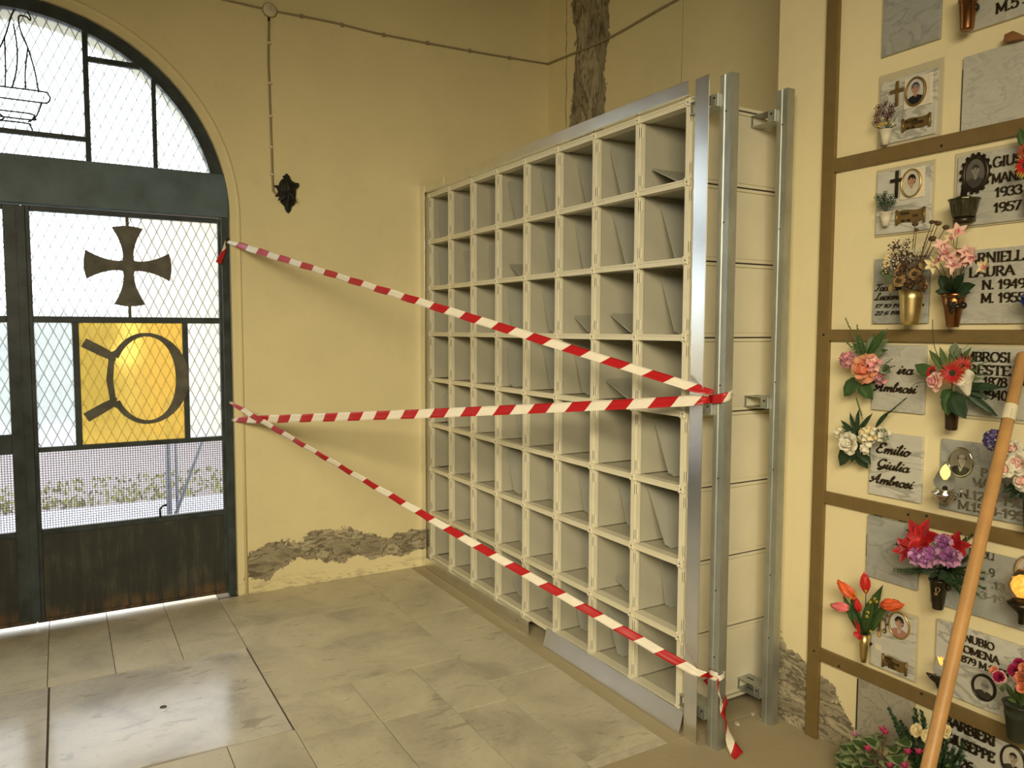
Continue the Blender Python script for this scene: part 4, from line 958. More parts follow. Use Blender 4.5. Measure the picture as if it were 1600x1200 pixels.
p6 = slab_t('memorial_plaque', 'white veined plaque with three lines of cursive bronze letters under white flowers', 2.952, 3.149, 1.016, 1.245, M_white_m, 'memorial plaque')
fit(p6, 'Ëmilio', (1369, 706), (1420, 712), .036, shear=.35, thick=.13); fit(p6, 'Ğiulia', (1369, 730), (1419, 737), .033, shear=.35, thick=.13); fit(p6, 'Æmbrosi', (1360, 752), (1425, 762), .033, shear=.35, thick=.13)
s6 = slab_t('memorial_slab', 'grey slab with silver letters and an oval portrait of a balding man in a suit', 3.212, 3.75, 1.014, 1.248, M_grey)
pp = P(1502, 722); portrait(s6, V(pp.x, 0, pp.z), .035, .043, M_silv, .007, (.24, .22, .17), (.46, .42, .34), (.06, .05, .04), (.03, .028, .024), collar=(.5, .47, .4), style='bald', turn=.12)
fit(s6, 'PA', (1533, 744), (1556, 747), .026, mat=M_silver, thick=.13); fit(s6, 'P', (1562, 750), (1571, 751), .022, mat=M_silver, thick=.13); fit(s6, 'MA', (1520, 759), (1546, 763), .026, mat=M_silver, thick=.13); fit(s6, 'E', (1567, 767), (1577, 768), .026, mat=M_silver, thick=.13)
fit(s6, 'N.12-8-190', (1500, 776), (1601, 790), .027, mat=M_silver, thick=.13); fit(s6, 'M.15-3-195', (1497, 794), (1601, 810), .027, mat=M_silver, thick=.13)
s7 = slab_t('memorial_slab', 'blank dark grey marble slab behind the red poinsettia', 2.952, 3.148, .712, .936, M_grey)
s8 = slab_t('memorial_slab', 'grey slab with silver letters and a beaded oval frame behind the lit orange lamp', 3.195, 3.75, .690, .905, M_grey)
fit(s8, 'RIZOLI', (1515, 866), (1555, 876), .022, mat=M_silver, thick=.12); fit(s8, '9', (1546, 900), (1555, 902), .026, mat=M_silver, thick=.12); fit(s8, '.13', (1549, 918), (1571, 923), .022, mat=M_silver, thick=.12); fit(s8, '- 3-19', (1519, 930), (1570, 943), .022, mat=M_silver, thick=.12)
pp = P(1607, 893); portrait(s8, V(pp.x, 0, pp.z), .030, .040, M_silv, .009, (.5, .48, .42), SKB, (.08, .07, .06), (.05, .045, .04), frame_shape='beaded')
p9 = slab_t('memorial_plaque', 'small marble plaque with a gold oval portrait of a woman beside the tulips', 2.984, 3.148, .392, .610, M_white_m, 'memorial plaque')
pp = P(1406, 977); portrait(p9, V(pp.x, 0, pp.z), .035, .044, M_gold, .005, (.66, .66, .62), (.58, .36, .26), (.09, .055, .035), (.45, .22, .17), collar=(.6, .5, .42), style='curly')
latin_cross(p9, P(1376, 970).x, P(1376, 951).z, P(1376, 995).z, .008, M_gold)
ro = MB(); pr = P(1385, 985)
for k in range(7): ro.leaf(V(pr.x, YF-.003, pr.z), (math.cos(k*.9), -.5, math.sin(k*.9)), (0, -1, 0), .013, .011, (.4, 1, .9, .2), .6)
ro.tube([(pr.x, YF-.003, pr.z), (pr.x-.002, YF-.004, pr.z+.03), (pr.x+.004, YF-.004, pr.z+.062)], .0015, 6)
for k, z in enumerate((.02, .035, .05)): ro.leaf(V(pr.x, YF-.003, pr.z+z), ((-1)**k, -.2, .8), (0, -1, 0), .016, .008, (.2, 1, .7, 0), .2)
ro.build('rose_relief', M_scroll, p9, solid=.001)
scroll(p9, P(1381, 1025).x, P(1417, 1035).x, .408, .446, (('MARIA', .0, .435, .0085), ('VE CAVALLARI', .004, .425, .0075), ('8.4.1910', .012, .416, .0065), ('30.11.1996', .012, .407, .0065)))
MB().box(P(1368, 1008).x, P(1376, 1008).x, YF-.004, YF, P(1372, 1015).z, P(1372, 1007).z).build('bracket', M_cream_c, p9)
s9 = slab_t('memorial_slab', 'pale slab with bronze capitals and an oval portrait of a bearded man', 3.222, 3.75, .396, .640, M_white_m)
fit(s9, 'DANUBIO', (1487, 994), (1554, 1015), .0235); fit(s9, 'FILOMENA', (1485, 1011), (1562, 1036), .0235); fit(s9, 'N.1879 M.1955', (1484, 1026), (1576, 1054), .021)
pp = P(1538, 1074); portrait(s9, V(pp.x, 0, pp.z), .031, .036, M_dbron, .007, (.56, .54, .48), SKB, (.42, .40, .36), (.04, .036, .03), beard=True, turn=.1)
s10 = slab_t('memorial_slab', 'weathered blank stone slab low on the wall behind the potted plants', 2.938, 3.155, .105, .320, M_stone)
s11 = slab_t('memorial_slab', 'lowest slab with bronze capitals and a portrait of a dark haired man', 3.225, 3.75, .085, .357, M_white_m)
fit(s11, 'BARBIERI', (1478, 1131), (1556, 1170), .031, deep=.008); fit(s11, 'GIUSEPPE', (1478, 1156), (1555, 1193), .031, deep=.008); fit(s11, 'N.26', (1482, 1188), (1522, 1206), .030, deep=.008)
pp = P(1584, 1189); portrait(s11, V(pp.x, 0, pp.z), .032, .045, M_dbron, .006, (.60, .57, .48), (.46, .38, .29), (.02, .017, .012), (.05, .045, .04), style='short')
# cement borders and open dark joints round some slabs
M_cem = plaster('grey_cement', 'X', col=(.60, .54, .37))
for t_, x0, x1, z0, z1 in ((p1, 2.932, 3.166, 2.244, 2.498), (p2, 2.936, 3.150, 1.936, 2.172), (s3, 3.214, 3.75, 1.934, 2.176), (s5, 3.244, 3.75, 1.322, 1.558), (p9, 2.972, 3.156, .384, .622)):
    MB().box(x0, x1, YL-.006, YL-.0004, z0, z1).build('cement_border', M_cem, t_, bevel=.003)
for t_, x0, x1, z0, z1 in ((s2, 3.224, 3.2318, 2.235, 2.44), (s10, 2.926, 2.9378, .10, .31), (s7, 2.944, 2.9518, .78, .86)):
    MB().box(x0, x1, YL-.003, YL-.0004, z0, z1).build('open_joint', M_dark, t_)
for a_, b_ in ((1362, 1376), (1401, 1413)):
    pa, pb = P(a_, 804+(a_-1362)*.2), P(b_, 804+(b_-1362)*.2); MB().box(pa.x, pb.x, YL-.003, YL-.0004, .938, .9425).build('open_joint', M_dark, s7)
# ------------------------------------------------------------------ flowers
def mat_g(n, c, r=.5, v=.25): return plain(n, c, r, var=v, scale=30)
G_leaf = mat_g('leaf_green', (.045, .10, .025)); G_dark = mat_g('leaf_dark', (.022, .05, .018)); G_mid = mat_g('leaf_mid', (.09, .14, .035)); G_grey = mat_g('leaf_grey', (.17, .22, .12))
G_stem = mat_g('stem_green', (.06, .09, .03)); M_white_p = mat_g('petal_white', (.74, .70, .56), .6, .08); M_peach = mat_g('petal_peach', (.78, .36, .20), .6, .15); M_pink = mat_g('petal_pink', (.72, .30, .32), .6, .2)
M_mauve = mat_g('petal_mauve', (.40, .18, .22), .6, .2); M_orange = mat_g('petal_orange', (.44, .075, .02), .6, .25); M_redp = mat_g('petal_red', (.52, .012, .015), .5, .25); M_tulip = mat_g('petal_tulip', (.60, .025, .02), .45, .2)
M_tul_o = mat_g('petal_tulip_orange', (.80, .14, .035), .45, .2); M_tul_p = mat_g('petal_tulip_pink', (.80, .19, .20), .45, .2); M_purple = mat_g('petal_purple', (.33, .10, .32), .6, .3); M_lilac = mat_g('petal_lilac', (.58, .30, .50), .6, .2)
M_blue = mat_g('petal_blue', (.085, .065, .22), .6, .3); M_yel = mat_g('petal_yellow', (.68, .48, .05), .6, .2); M_cream_p = mat_g('petal_cream', (.78, .66, .36), .6, .12); M_brn = mat_g('dried_brown', (.10, .055, .022), .8, .35); M_tan = mat_g('dried_tan', (.34, .22, .085), .8, .3)
M_magenta = mat_g('petal_magenta', (.42, .02, .10), .55, .2); M_wine = mat_g('wire_wine', (.085, .012, .018), .5, .2); M_coral = mat_g('petal_coral', (.85, .32, .17), .6, .2); M_palep = mat_g('petal_palepink', (.82, .52, .44), .6, .15)
def basis(d):
    d = Vector(d).normalized(); a = d.cross(V(0, 0, 1)); a = a.normalized() if a.length > .05 else V(1, 0, 0); return d, a, d.cross(a)
def radial(mb, c, d, n, tilt, L, Wd, prof, curl, mi=0, a0=0, fold=.3, jit=.1, rg=random, ruffle=0, off=0.0, rib=None):
    d, a, b = basis(d)
    for k in range(n):
        t = a0+2*PI*k/n+rg.uniform(-jit, jit); rad = a*math.cos(t)+b*math.sin(t); tl = tilt+rg.uniform(-jit, jit)
        mb.leaf(Vector(c)+rad*off, d*math.cos(tl)+rad*math.sin(tl), d*math.sin(tl)-rad*math.cos(tl), L*rg.uniform(.92, 1.08), Wd, prof, curl, fold, mi, rib=rib, ruffle=ruffle)
RP = (.35, .8, 1.0, .95, .55)
def rose(name, c, d, r, mats, parent, seed=0, lab=None):
    rg = random.Random(seed); mb = MB(); c = Vector(c)-Vector(d).normalized()*r*.45
    for n, tilt, L, Wd, cu, mi in ((3, .12, .95, .62, .9, 1), (4, .3, 1.0, .8, .7, 1), (5, .55, 1.05, .95, .45, 1), (5, .85, 1.1, 1.1, .1, 0), (6, 1.15, 1.12, 1.2, -.35, 0)):
        radial(mb, c, d, n, tilt, L*r, Wd*r, RP, cu, mi, rg.uniform(0, 6), .35, .12, rg, off=.05*r)
    o = mb.build(name, mats, parent, solid=.0006)
    if lab: o['label'] = lab
    return o
def cluster(name, c, r, mats, parent, n=26, fl=.016, seed=0, petals=4, sq=1.0, prof=(.3, 1, .9, .2)):
    rg = random.Random(seed); mb = MB(); c = Vector(c)
    for i in range(n):
        z = 1-1.15*(i+.3)/n; a = i*2.4; s_ = math.sqrt(max(0, 1-z*z)); d = V(s_*math.cos(a), -z, s_*math.sin(a)*sq+.12)
        d.normalize(); p = c+V(d.x*r, d.y*r*.8, d.z*r)*rg.uniform(.8, 1.05); radial(mb, p, d, petals, 1.15, fl, fl*.85, prof, .25, i % len(mats), rg.uniform(0, 3), .25, .15, rg)
        mb.ball(p+d*.001, fl*.16, (i+1) % len(mats), 5, 4)
    return mb.build(name, mats, parent)
def gerbera(name, c, d, r, mats, parent, seed=0):
    rg = random.Random(seed); mb = MB()
    radial(mb, c, d, 22, 1.35, r, r*.2, (.5, 1, .9, .2), -.15, 0, 0, .2, .08, rg, off=r*.15); radial(mb, Vector(c)+Vector(d).normalized()*.002, d, 18, 1.15, r*.8, r*.18, (.5, 1, .9, .2), -.1, 1, .1, .2, .08, rg, off=r*.12)
    dd = Vector(d).normalized()
    for i in range(40):
        a = i*2.4; rr = r*.32*math.sqrt(i/40); _, x, y = basis(d); mb.ball(Vector(c)+x*rr*math.cos(a)+y*rr*math.sin(a)+dd*.004, r*.05, 2, 5, 4)
    return mb.build(name, mats, parent)
def tulip(name, base, d, L, mats, parent, seed=0):
    rg = random.Random(seed); mb = MB()
    for ring, (n, tl) in enumerate(((3, .30), (3, .42))): radial(mb, base, d, n, tl, L, L*.52, (.45, .95, 1.0, .72, .05), .55, ring % len(mats), ring*1.05+.3, .5, .04, rg, off=L*.02)
    mb.ball(base, L*.09, len(mats)-1, 6, 4); return mb.build(name, mats, parent, solid=.0006)
def stem(name, pts, r, mat, parent): return MB().tube(sp([tuple(p) for p in pts], 5), r, 6).build(name, mat, parent)
def leaves(name, base, tips, wk, mat, parent, up=(0, -1, .3), prof=(.15, .8, 1, .75, .0), curl=-.25, rib=None, fold=.3):
    """each leaf its own part"""
    for k, t in enumerate(tips):
        b = Vector(base[k]) if isinstance(base, list) else Vector(base); t = Vector(t); d = t-b
        m = MB().leaf(b, d, up, d.length*1.02, d.length*wk, prof, curl, fold, 0, rib=rib)
        m.build(name, mat, parent, solid=.0005)
def spray(name, base, tip, n, L, Wd, mats, parent, seed=0, bend=(0, 0, 0), spread=1.0, stem_r=.0014):
    """a sprig with small leaves along its stem"""
    rg = random.Random(seed); mb = MB(); b, t = Vector(base), Vector(tip); pts = [b.lerp(t, k/6)+Vector(bend)*4*(k/6)*(1-k/6) for k in range(7)]
    mb.tube(pts, [stem_r*(1.2-k/8) for k in range(7)], 5, 0); ax = (t-b).normalized()
    for i in range(n):
        u = .12+.88*i/n; k = min(5, int(u*6)); p = pts[k].lerp(pts[k+1], u*6-k); a = i*2.4
        _, x, y = basis(ax); rad = x*math.cos(a)+y*math.sin(a)
        mb.leaf(p, ax*.75+rad*spread, ax-rad, L*rg.uniform(.7, 1.15)*(1.15-.5*u), Wd, (.3, 1, .8, .0), .2, .2, rg.randrange(len(mats)))
    return mb.build(name, mats, parent)
def bouquet(name, label, base, cat='bouquet'): return thing(name, base, label, cat)
def vase(name, label, top, bot, rt, rb, mat, prof=None, wall=True, cat='vase'):
    """a vase hung by its back on the tomb wall"""
    c = V((top.x+bot.x)/2, top.y, bot.z); h = top.z-bot.z; t = thing(name, c, label, cat)
    pr = prof or [(0, 0), (.9, 0), (1.0, .03), (1, .5), (1, 1.0)]
    prof3 = [(rb*r_+(rt-rb)*z_*r_, z_*h) for r_, z_ in pr]; rr, zz = prof3[-1]
    m = MB().lathe(prof3+[(rr*.9, zz), (rr*.86, zz-.004), (rr*.82, zz-h*.2)], 24, c=c); m.build('body', mat, t)
    if wall:
        yb = c.y+rt*.75; MB().box(c.x-.008, c.x+.008, min(yb, YF-.002)-.006, YF-.0002, c.z+h*.55, c.z+h*.62).build('wall_bracket', M_dbron, t)
    return t
FW = V(0, -1, .15)

# --- plaque with the grey haired woman: ivory half pot with wine wire flowers
def pot_on(plq, px_top, px_bot, label):
    a, b = P(*px_top, .385), P(*px_bot, .385); return vase('flower_pot', label, V(a.x, .385, a.z), V(b.x, .385, b.z), .0205, .010, M_cream_c, [(0, 0), (1, 0), (1, .5), (1.03, .93), (1.1, .94), (1.1, 1.0)], False, 'flower pot')
v = pot_on(p1, (1384, 203), (1384, 226), 'small ivory pot on the plaque of the smiling woman')
bq = bouquet('wire_bouquet', 'tiny wine red beaded wire flowers with yellow blossoms in the upper ivory pot', P(1384, 203, .385))
def loopflower(c, r, mat, parent, seed):
    rg = random.Random(seed); mb = MB(); d = V(rg.uniform(-.4, .4), -1, rg.uniform(-.3, .5)).normalized(); _, a, b = basis(d)
    for k in range(6):
        t = k*PI/3; ra = a*math.cos(t)+b*math.sin(t); tb = b*math.cos(t)-a*math.sin(t)
        mb.tube([Vector(c)+ra*r*(.5-.5*math.cos(2*PI*i/10))+tb*r*.28*math.sin(2*PI*i/10) for i in range(10)], .0011, 5, closed=True)
    return mb.build('wire_flower', mat, parent)
for i, (px, py) in enumerate(((1373, 168), (1383, 163), (1393, 167), (1370, 180), (1380, 177), (1392, 176), (1369, 191), (1387, 184))): loopflower(P(px, py, .372-.006*(i % 3)), .015, M_wine, bq, i)
for i, (px, py) in enumerate(((1386, 192), (1390, 188), (1381, 193), (1394, 194), (1375, 196), (1379, 186))):
    m = MB(); c = P(px, py, .368)
    for k in range(4): m.ball(c+V(random.uniform(-.004, .004), random.uniform(-.004, .004), random.uniform(-.004, .004)), .0035, 0, 6, 4)
    m.build('blossom', M_yel if i % 2 == 0 else M_cream_p, bq)
for i, (px, py) in enumerate(((1397, 172), (1400, 185), (1391, 158), (1366, 198), (1401, 195))): spray('sprig', P(1384, 203, .385), P(px, py, .375), 12, .008, .004, [G_mid, G_grey], bq, i)
v = pot_on(p2, (1384, 332), (1384, 353), 'small ivory pot on the plaque of the dark haired woman')
bq = bouquet('wire_bouquet', 'tiny dark green wire flowers in the lower ivory pot', P(1384, 332, .385))
for i, (px, py) in enumerate(((1372, 308), (1382, 304), (1392, 309), (1376, 318), (1387, 316), (1395, 318), (1381, 312))): loopflower(P(px, py, .372-.005*(i % 3)), .014, G_dark, bq, 20+i); stem('stem', [P(1384, 332, .385), P((px+1384)/2, (py+332)/2+2, .378), P(px, py, .372)], .0009, G_dark, bq)

# --- top copper vase
a, b = P(1512, -14, .37), P(1512, 47, .37)
v = vase('wall_vase', 'shiny copper vase at the top, cut by the upper edge of the photo', V(a.x, .37, a.z), V(b.x, .37, b.z), .028, .019, M_copper, [(0, 0), (.95, 0), (1, .03), (1, .70), (1.1, .72), (1.1, .78), (1, .80), (1, 1)])
MB().ball(P(1523, 12, .38), .014, 0, 10, 8).build('rosette', M_dbron, v)
bq = bouquet('gerbera_bouquet', 'yellow tipped red gerberas cut by the right edge beside the soldier slab', P(1612, 300, .37))
gerbera('gerbera', P(1604, 258, .33), V(-.3, -1, .1), .034, [M_yel, M_redp, G_dark], bq, 1); gerbera('gerbera', P(1604, 234, .345), V(-.3, -1, .4), .026, [M_coral, M_orange, G_dark], bq, 2)
leaves('leaf', P(1612, 240, .37), [P(1590, 200, .35), P(1597, 246, .36)], .4, [G_leaf], bq); MB().lathe([(.018, -.02), (.024, .06)], 14, c=P(1614, 320, .375)).build('holder', M_dbron, bq)
bq = bouquet('blue_bouquet', 'deep blue flower cut by the right edge beside the dates 1949 and 1955', P(1612, 480, .37))
cluster('blue_flower', P(1614, 467, .335), .022, [mat_g('petal_deep_blue', (.03, .05, .20), .6, .3)], bq, 20, .014, 3, 5); MB().lathe([(.012, -.02), (.018, .04)], 14, c=P(1612, 500, .38)).build('holder', M_dbron, bq)
# --- bracket lamp under the toothed portrait
a = P(1507, 308, .36); lb = thing('wall_lamp', V(a.x, .36, P(1507, 350, .36).z), 'dark bronze ribbed cup lamp under the toothed oval portrait', 'wall lamp')
zb_ = P(1507, 350, .36).z; zt_ = P(1507, 311, .36).z; hh = zt_-zb_; m = MB()
for i in range(1): m.lathe([(.024, .0), (.030, hh*.10), (.028, hh*.26)], 24, c=(a.x, .36, zb_))
m.build('base', M_dbron, lb)
m = MB(); prof = [(.032, hh*.28), (.037, hh*.55), (.042, hh*.92), (.046, hh*.96), (.046, hh), (.036, hh*1.02)]
seg = 32; vs = []; fs = []
for r_, z in prof:
    for k in range(seg): rr = r_*(1-.05*(k % 2)*(1 if z < hh*.9 else 0)); vs.append((a.x+rr*math.cos(2*PI*k/seg), .36+rr*math.sin(2*PI*k/seg), zb_+z))
for j in range(len(prof)-1):
    for k in range(seg): fs.append((j*seg+k, j*seg+(k+1) % seg, (j+1)*seg+(k+1) % seg, (j+1)*seg+k))
m.add(vs, fs, 0, False); m.build('cup', plain('green_bronze', (.10, .095, .05), .3, .8, var=.3), lb)
MB().lathe([(.030, 0), (.020, .008), (.010, .010), (.008, .035), (.006, .036)], 16, c=(a.x-.003, .36, zt_)).build('finial', M_dbron, lb)
MB().box(a.x-.012, a.x+.012, .385, YF-.0002, zb_+.01, zb_+.03).build('wall_bracket', M_dbron, lb)
# --- gold vase with dried flowers
a, b = P(1423, 453, .345), P(1423, 508, .345)
v = vase('wall_vase', 'tall gold vase holding the dried bouquet', V(a.x, .345, a.z), V(b.x, .345, b.z), .038, .026, M_gold, [(0, 0), (.8, .0), (.95, .02), (1.04, .12), (1.05, .4), (1, .75), (1, 1)])
bq = bouquet('dried_bouquet', 'brown dried flowers and seed heads in the gold vase', V(a.x, .345, a.z)); mth = V(a.x, .345, a.z)
for i, (px, py, r) in enumerate(((1430, 350, .010), (1456, 347, .0085), (1466, 349, .010), (1478, 355, .010), (1432, 359, .007), (1457, 373, .012), (1462, 347, .007))):
    p = P(px, py, .33-.008*(i % 3)); stem('stem', [mth, mth.lerp(p, .5)+V(.004*(i % 3-1), 0, 0), p], .0012, M_brn, bq); MB().ball(p, r*1.05, 0, 10, 6, .72).build('seed_head', M_brn, bq)
for i, (px, py) in enumerate(((1405, 382), (1396, 385), (1418, 378), (1408, 395), (1395, 405), (1412, 405), (1428, 402), (1400, 412), (1437, 405), (1420, 392), (1386, 421), (1383, 418))):
    p = P(px, py, .325+.01*(i % 3)); m = MB(); rg = random.Random(i)
    for k in range(26): q = p+V(rg.gauss(0, .010), rg.gauss(0, .008), rg.gauss(0, .010)); m.tube([p-V(0, 0, .012), q], .0005, 4, 1, False); m.ball(q, .0030, 0 if k % 2 else 1, 5, 4)
    m.tube([mth, p-V(0, 0, .012)], .0008, 5, 1); m.build('gypsophila', [M_white_p, M_brn], bq)
for i, (px, py, mt) in enumerate(((1405, 428, M_tan), (1429, 428, M_tan), (1404, 439, M_tan), (1421, 441, M_brn), (1437, 437, M_brn), (1440, 448, M_brn), (1411, 420, M_brn))): rose('dried_rose', P(px, py, .315+.008*(i % 2)), V(random.uniform(-.4, .4), -1, .2), .017, [mt, M_brn], bq, i)
rg = random.Random(4)
for i in range(14): px, py = 1412+rg.uniform(-12, 30), 405+rg.uniform(0, 50); leaves('dry_leaf', P(px, py, .335), [P(px+rg.uniform(-14, 14), py+rg.uniform(-10, 22), .32)], .4, M_brn if i % 3 else M_tan, bq)
for i, (px, py) in enumerate(((1386, 404), (1385, 412))): cluster('pale_flower', P(px, py, .33), .008, [M_cream_p], bq, 9, .008, i)
m = MB(); radial(m, P(1394, 450, .32), V(-.2, -1, .2), 9, 1.25, .017, .009, (.5, 1, .8, .1), -.2); m.build('daisy', M_tan, bq)
leaves('dry_leaf', P(1394, 430, .34), [P(1373, 424, .33), P(1384, 440, .33)], .5, G_mid, bq)
for i, (px, py) in enumerate(((1398, 395), (1405, 400), (1415, 388), (1425, 395), (1435, 390), (1442, 400), (1408, 412), (1432, 412), (1449, 365), (1447, 395), (1455, 392), (1462, 395), (1450, 388))): spray('sprig', mth, P(px, py, .335), 10, .012, .004, [M_brn, M_tan], bq, i)
# --- copper vase with pink cymbidium
a, b = P(1490, 458, .355), P(1489, 511, .355)
v = vase('wall_vase', 'brown copper vase with a rosette holding the pink flowers', V(a.x, .355, a.z), V(b.x, .355, b.z), .034, .018, M_copper, [(0, 0), (.95, 0), (1, .02), (1, .62), (1.08, .70), (1.0, .73), (1.08, .80), (1.0, .83), (1.1, .90), (1.12, 1.0)])
m = MB(); c = P(1487, 480, .325)
for k in (-1, 1): m.leaf(c, (k*.6, 0, .8), (0, -1, 0), .022, .018, (.4, 1, .8, .2), .2)
m.leaf(c, (0, 0, -1), (0, -1, 0), .022, .02, (.5, 1, .7, .1), .2); m.tube([c, c+V(.025, .01, .003)], .006, 8); m.ball(P(1505, 477, .335), .010); m.build('rosette', M_dbron, v, solid=.003)
bq = bouquet('pink_bouquet', 'pink and white artificial flowers with broad green leaves in the copper vase', V(a.x, .355, a.z)); mth = V(a.x, .355, a.z)
leaves('leaf', mth, [P(1466, 430, .34), P(1502, 428, .33), P(1520, 444, .34), P(1461, 454, .33), P(1483, 435, .30), P(1510, 455, .31), P(1475, 448, .30)], .55, [G_dark], bq)
for i, (px, py) in enumerate(((1497, 363), (1490, 372), (1473, 385), (1480, 395), (1500, 393), (1512, 395), (1485, 405), (1467, 406), (1500, 408), (1520, 402), (1460, 413), (1493, 414), (1512, 408), (1541, 418), (1476, 400))):
    p = P(px, py, .315-.012*(i % 4)); m = MB(); rg = random.Random(i); dd = V(rg.uniform(-.7, .7), -1, rg.uniform(-.5, .6)); radial(m, p, dd, 5, 1.0, .032, .018, (.3, .9, 1, .6, .05), -.3, 0, rg.uniform(0, 3), .4, .2, rg); radial(m, p, dd, 4, .5, .015, .011, (.4, 1, .8, .2), .2, 1, 0, .4, .2, rg)
    m.build('blossom', [[M_palep, M_cream_p, M_palep][i % 3], M_pink], bq)
    if i != 13: stem('stem', [mth, mth.lerp(p, .55)+V(.003*(i % 3-1), 0, 0), p], .0009, G_dark, bq)
# --- peach rose spray on the cursive plaque
c0 = P(1352, 590, .37); bq = bouquet('rose_spray', 'big peach rose with mauve hydrangea and grey leaves on the plaque', c0)
MB().box(c0.x-.01, c0.x+.012, .36, YF-.0003, c0.z-.02, c0.z+.01).build('holder', M_dbron, bq)
rose('rose_bloom', P(1350, 576, .33), V(-.1, -1, .05), .047, [M_peach, mat_g('petal_peach_deep', (.70, .22, .12), .6, .15)], bq, 3, 'large peach rose bloom')
cluster('hydrangea', P(1325, 563, .355), .026, [M_mauve, M_pink], bq, 26, .013, 1); cluster('hydrangea', P(1366, 570, .335), .020, [M_pink, M_palep], bq, 12, .017, 2); cluster('hydrangea', P(1377, 592, .345), .014, [M_mauve, M_pink], bq, 8, .014, 3)
m = MB(); radial(m, P(1385, 577, .335), V(.2, -1, .1), 7, 1.1, .022, .018, RP, .2); radial(m, P(1385, 577, .332), V(.2, -1, .1), 6, .6, .016, .014, RP, .3); radial(m, P(1385, 577, .33), V(.2, -1, .1), 4, .25, .011, .010, RP, .3); m.build('succulent', G_grey, bq)
leaves('leaf', P(1345, 590, .365), [P(1315, 618, .345), P(1360, 624, .35), P(1340, 600, .35)], .62, [G_leaf], bq); leaves('leaf', P(1355, 560, .375), [P(1380, 513, .36), P(1337, 522, .355), P(1372, 530, .35), P(1383, 545, .36), P(1330, 535, .36)], .28, [G_leaf], bq)
leaves('leaf', P(1358, 555, .38), [P(1383, 530, .365), P(1376, 550, .35), P(1362, 522, .37)], .5, [G_grey], bq)
for i, (px, py) in enumerate(((1321, 497), (1339, 508), (1318, 530), (1345, 535))): spray('lavender_spike', P(1350, 562, .375), P(px, py, .355), 40, .011, .006, [G_grey, G_mid], bq, i, spread=.5)
for i, (px, py) in enumerate(((1395, 560), (1399, 572), (1392, 582))): spray('sprig', P(1372, 578, .36), P(px, py, .345), 14, .010, .006, [G_grey], bq, i)
# --- dark vase with gerbera, calla and pink rose
a, b = P(1487, 626, .36), P(1487, 672, .36)
v = vase('wall_vase', 'short dark brown vase holding the gerbera and calla bouquet', V(a.x, .36, a.z), V(b.x, .36, b.z), .023, .018, plain('dark_brown_enamel', (.045, .028, .012), .25, .3), [(0, 0), (.85, 0), (1, .04), (1, .6), (1.06, .95), (1.06, 1)])
mth = V(a.x, .36, a.z); bq = bouquet('mixed_bouquet', 'orange red gerberas with a white calla and a pink rose in the short dark vase', mth)
gerbera('gerbera', P(1489, 583, .305), V(.1, -1, .15), .036, [M_orange, M_redp, G_dark], bq, 1); gerbera('gerbera', P(1503, 572, .33), V(.5, -1, .5), .026, [M_orange, M_redp, G_dark], bq, 2); gerbera('gerbera', P(1456, 581, .335), V(-.5, -1, .4), .022, [M_redp, M_redp, G_dark], bq, 3); gerbera('gerbera', P(1508, 560, .36), V(.5, -1, .8), .016, [M_orange, M_brn, G_dark], bq, 4)
rose('rose_bloom', P(1459, 596, .30), V(-.35, -1, .05), .028, [M_palep, M_pink], bq, 5)
m = MB(); cb_ = P(1513, 619, .318); tip_ = P(1502, 577, .318); H_ = (tip_-cb_).length; dn_ = (tip_-cb_).normalized(); dn_ = (dn_+V(.10, -.12, 0)).normalized(); a_ = dn_.cross(V(0, 1, 0)).normalized(); b_ = a_.cross(dn_)
if b_.y < 0: b_ = -b_
rows = 10; seg = 24; vs = []; fs = []
for i in range(rows):
    u = i/(rows-1)
    for k in range(seg):
        t = 2*PI*k/seg; bk_ = (math.cos(t)+1)/2; top = .46+.40*bk_+.16*max(0, math.cos(t))**10
        rad = .0035+.0195*(u**.75)*(1-.55*max(0, math.cos(t))**14*u**3)+.006*u**5
        vs.append(cb_+dn_*(H_*u*top)+a_*(math.sin(t)*rad*1.05)+b_*(math.cos(t)*rad*.95))
for i in range(rows-1):
    for k in range(seg): fs.append((i*seg+k, i*seg+(k+1) % seg, (i+1)*seg+(k+1) % seg, (i+1)*seg+k))
m.add(vs, fs, 0, True); m.tube([cb_+dn_*.008, cb_+dn_*H_*.5], [.0035, .0025], 8, 1); m.build('calla_bloom', [M_white_p, M_yel], bq, solid=.0006)
leaves('leaf', P(1486, 608, .34), [P(1478, 648, .31), P(1467, 622, .33)], .55, [G_leaf], bq); leaves('leaf', P(1490, 612, .33), [P(1505, 652, .30)], .62, [G_dark], bq); leaves('leaf', P(1470, 590, .35), [P(1427, 569, .33)], .45, [G_leaf], bq); leaves('leaf', P(1500, 605, .35), [P(1563, 603, .34), P(1545, 622, .35), P(1556, 650, .36), P(1530, 598, .34)], .22, [G_dark], bq)
leaves('leaf', P(1488, 590, .36), [P(1465, 542, .345), P(1485, 537, .355), P(1512, 542, .35), P(1448, 546, .35), P(1525, 575, .35), P(1480, 560, .35), P(1530, 590, .35), P(1520, 560, .36)], .22, [G_mid], bq); leaves('leaf', P(1492, 560, .365), [P(1491, 536, .35), P(1500, 545, .35)], .7, [G_grey], bq)
for i, (px, py) in enumerate(((1535, 570), (1552, 560), (1548, 585), (1560, 578), (1530, 550), (1525, 600), (1560, 615), (1542, 648))): spray('sprig', P(1492, 600, .36), P(px, py, .365), 12, .012, .004, [G_mid, G_dark], bq, i, bend=(0, 0, .008))
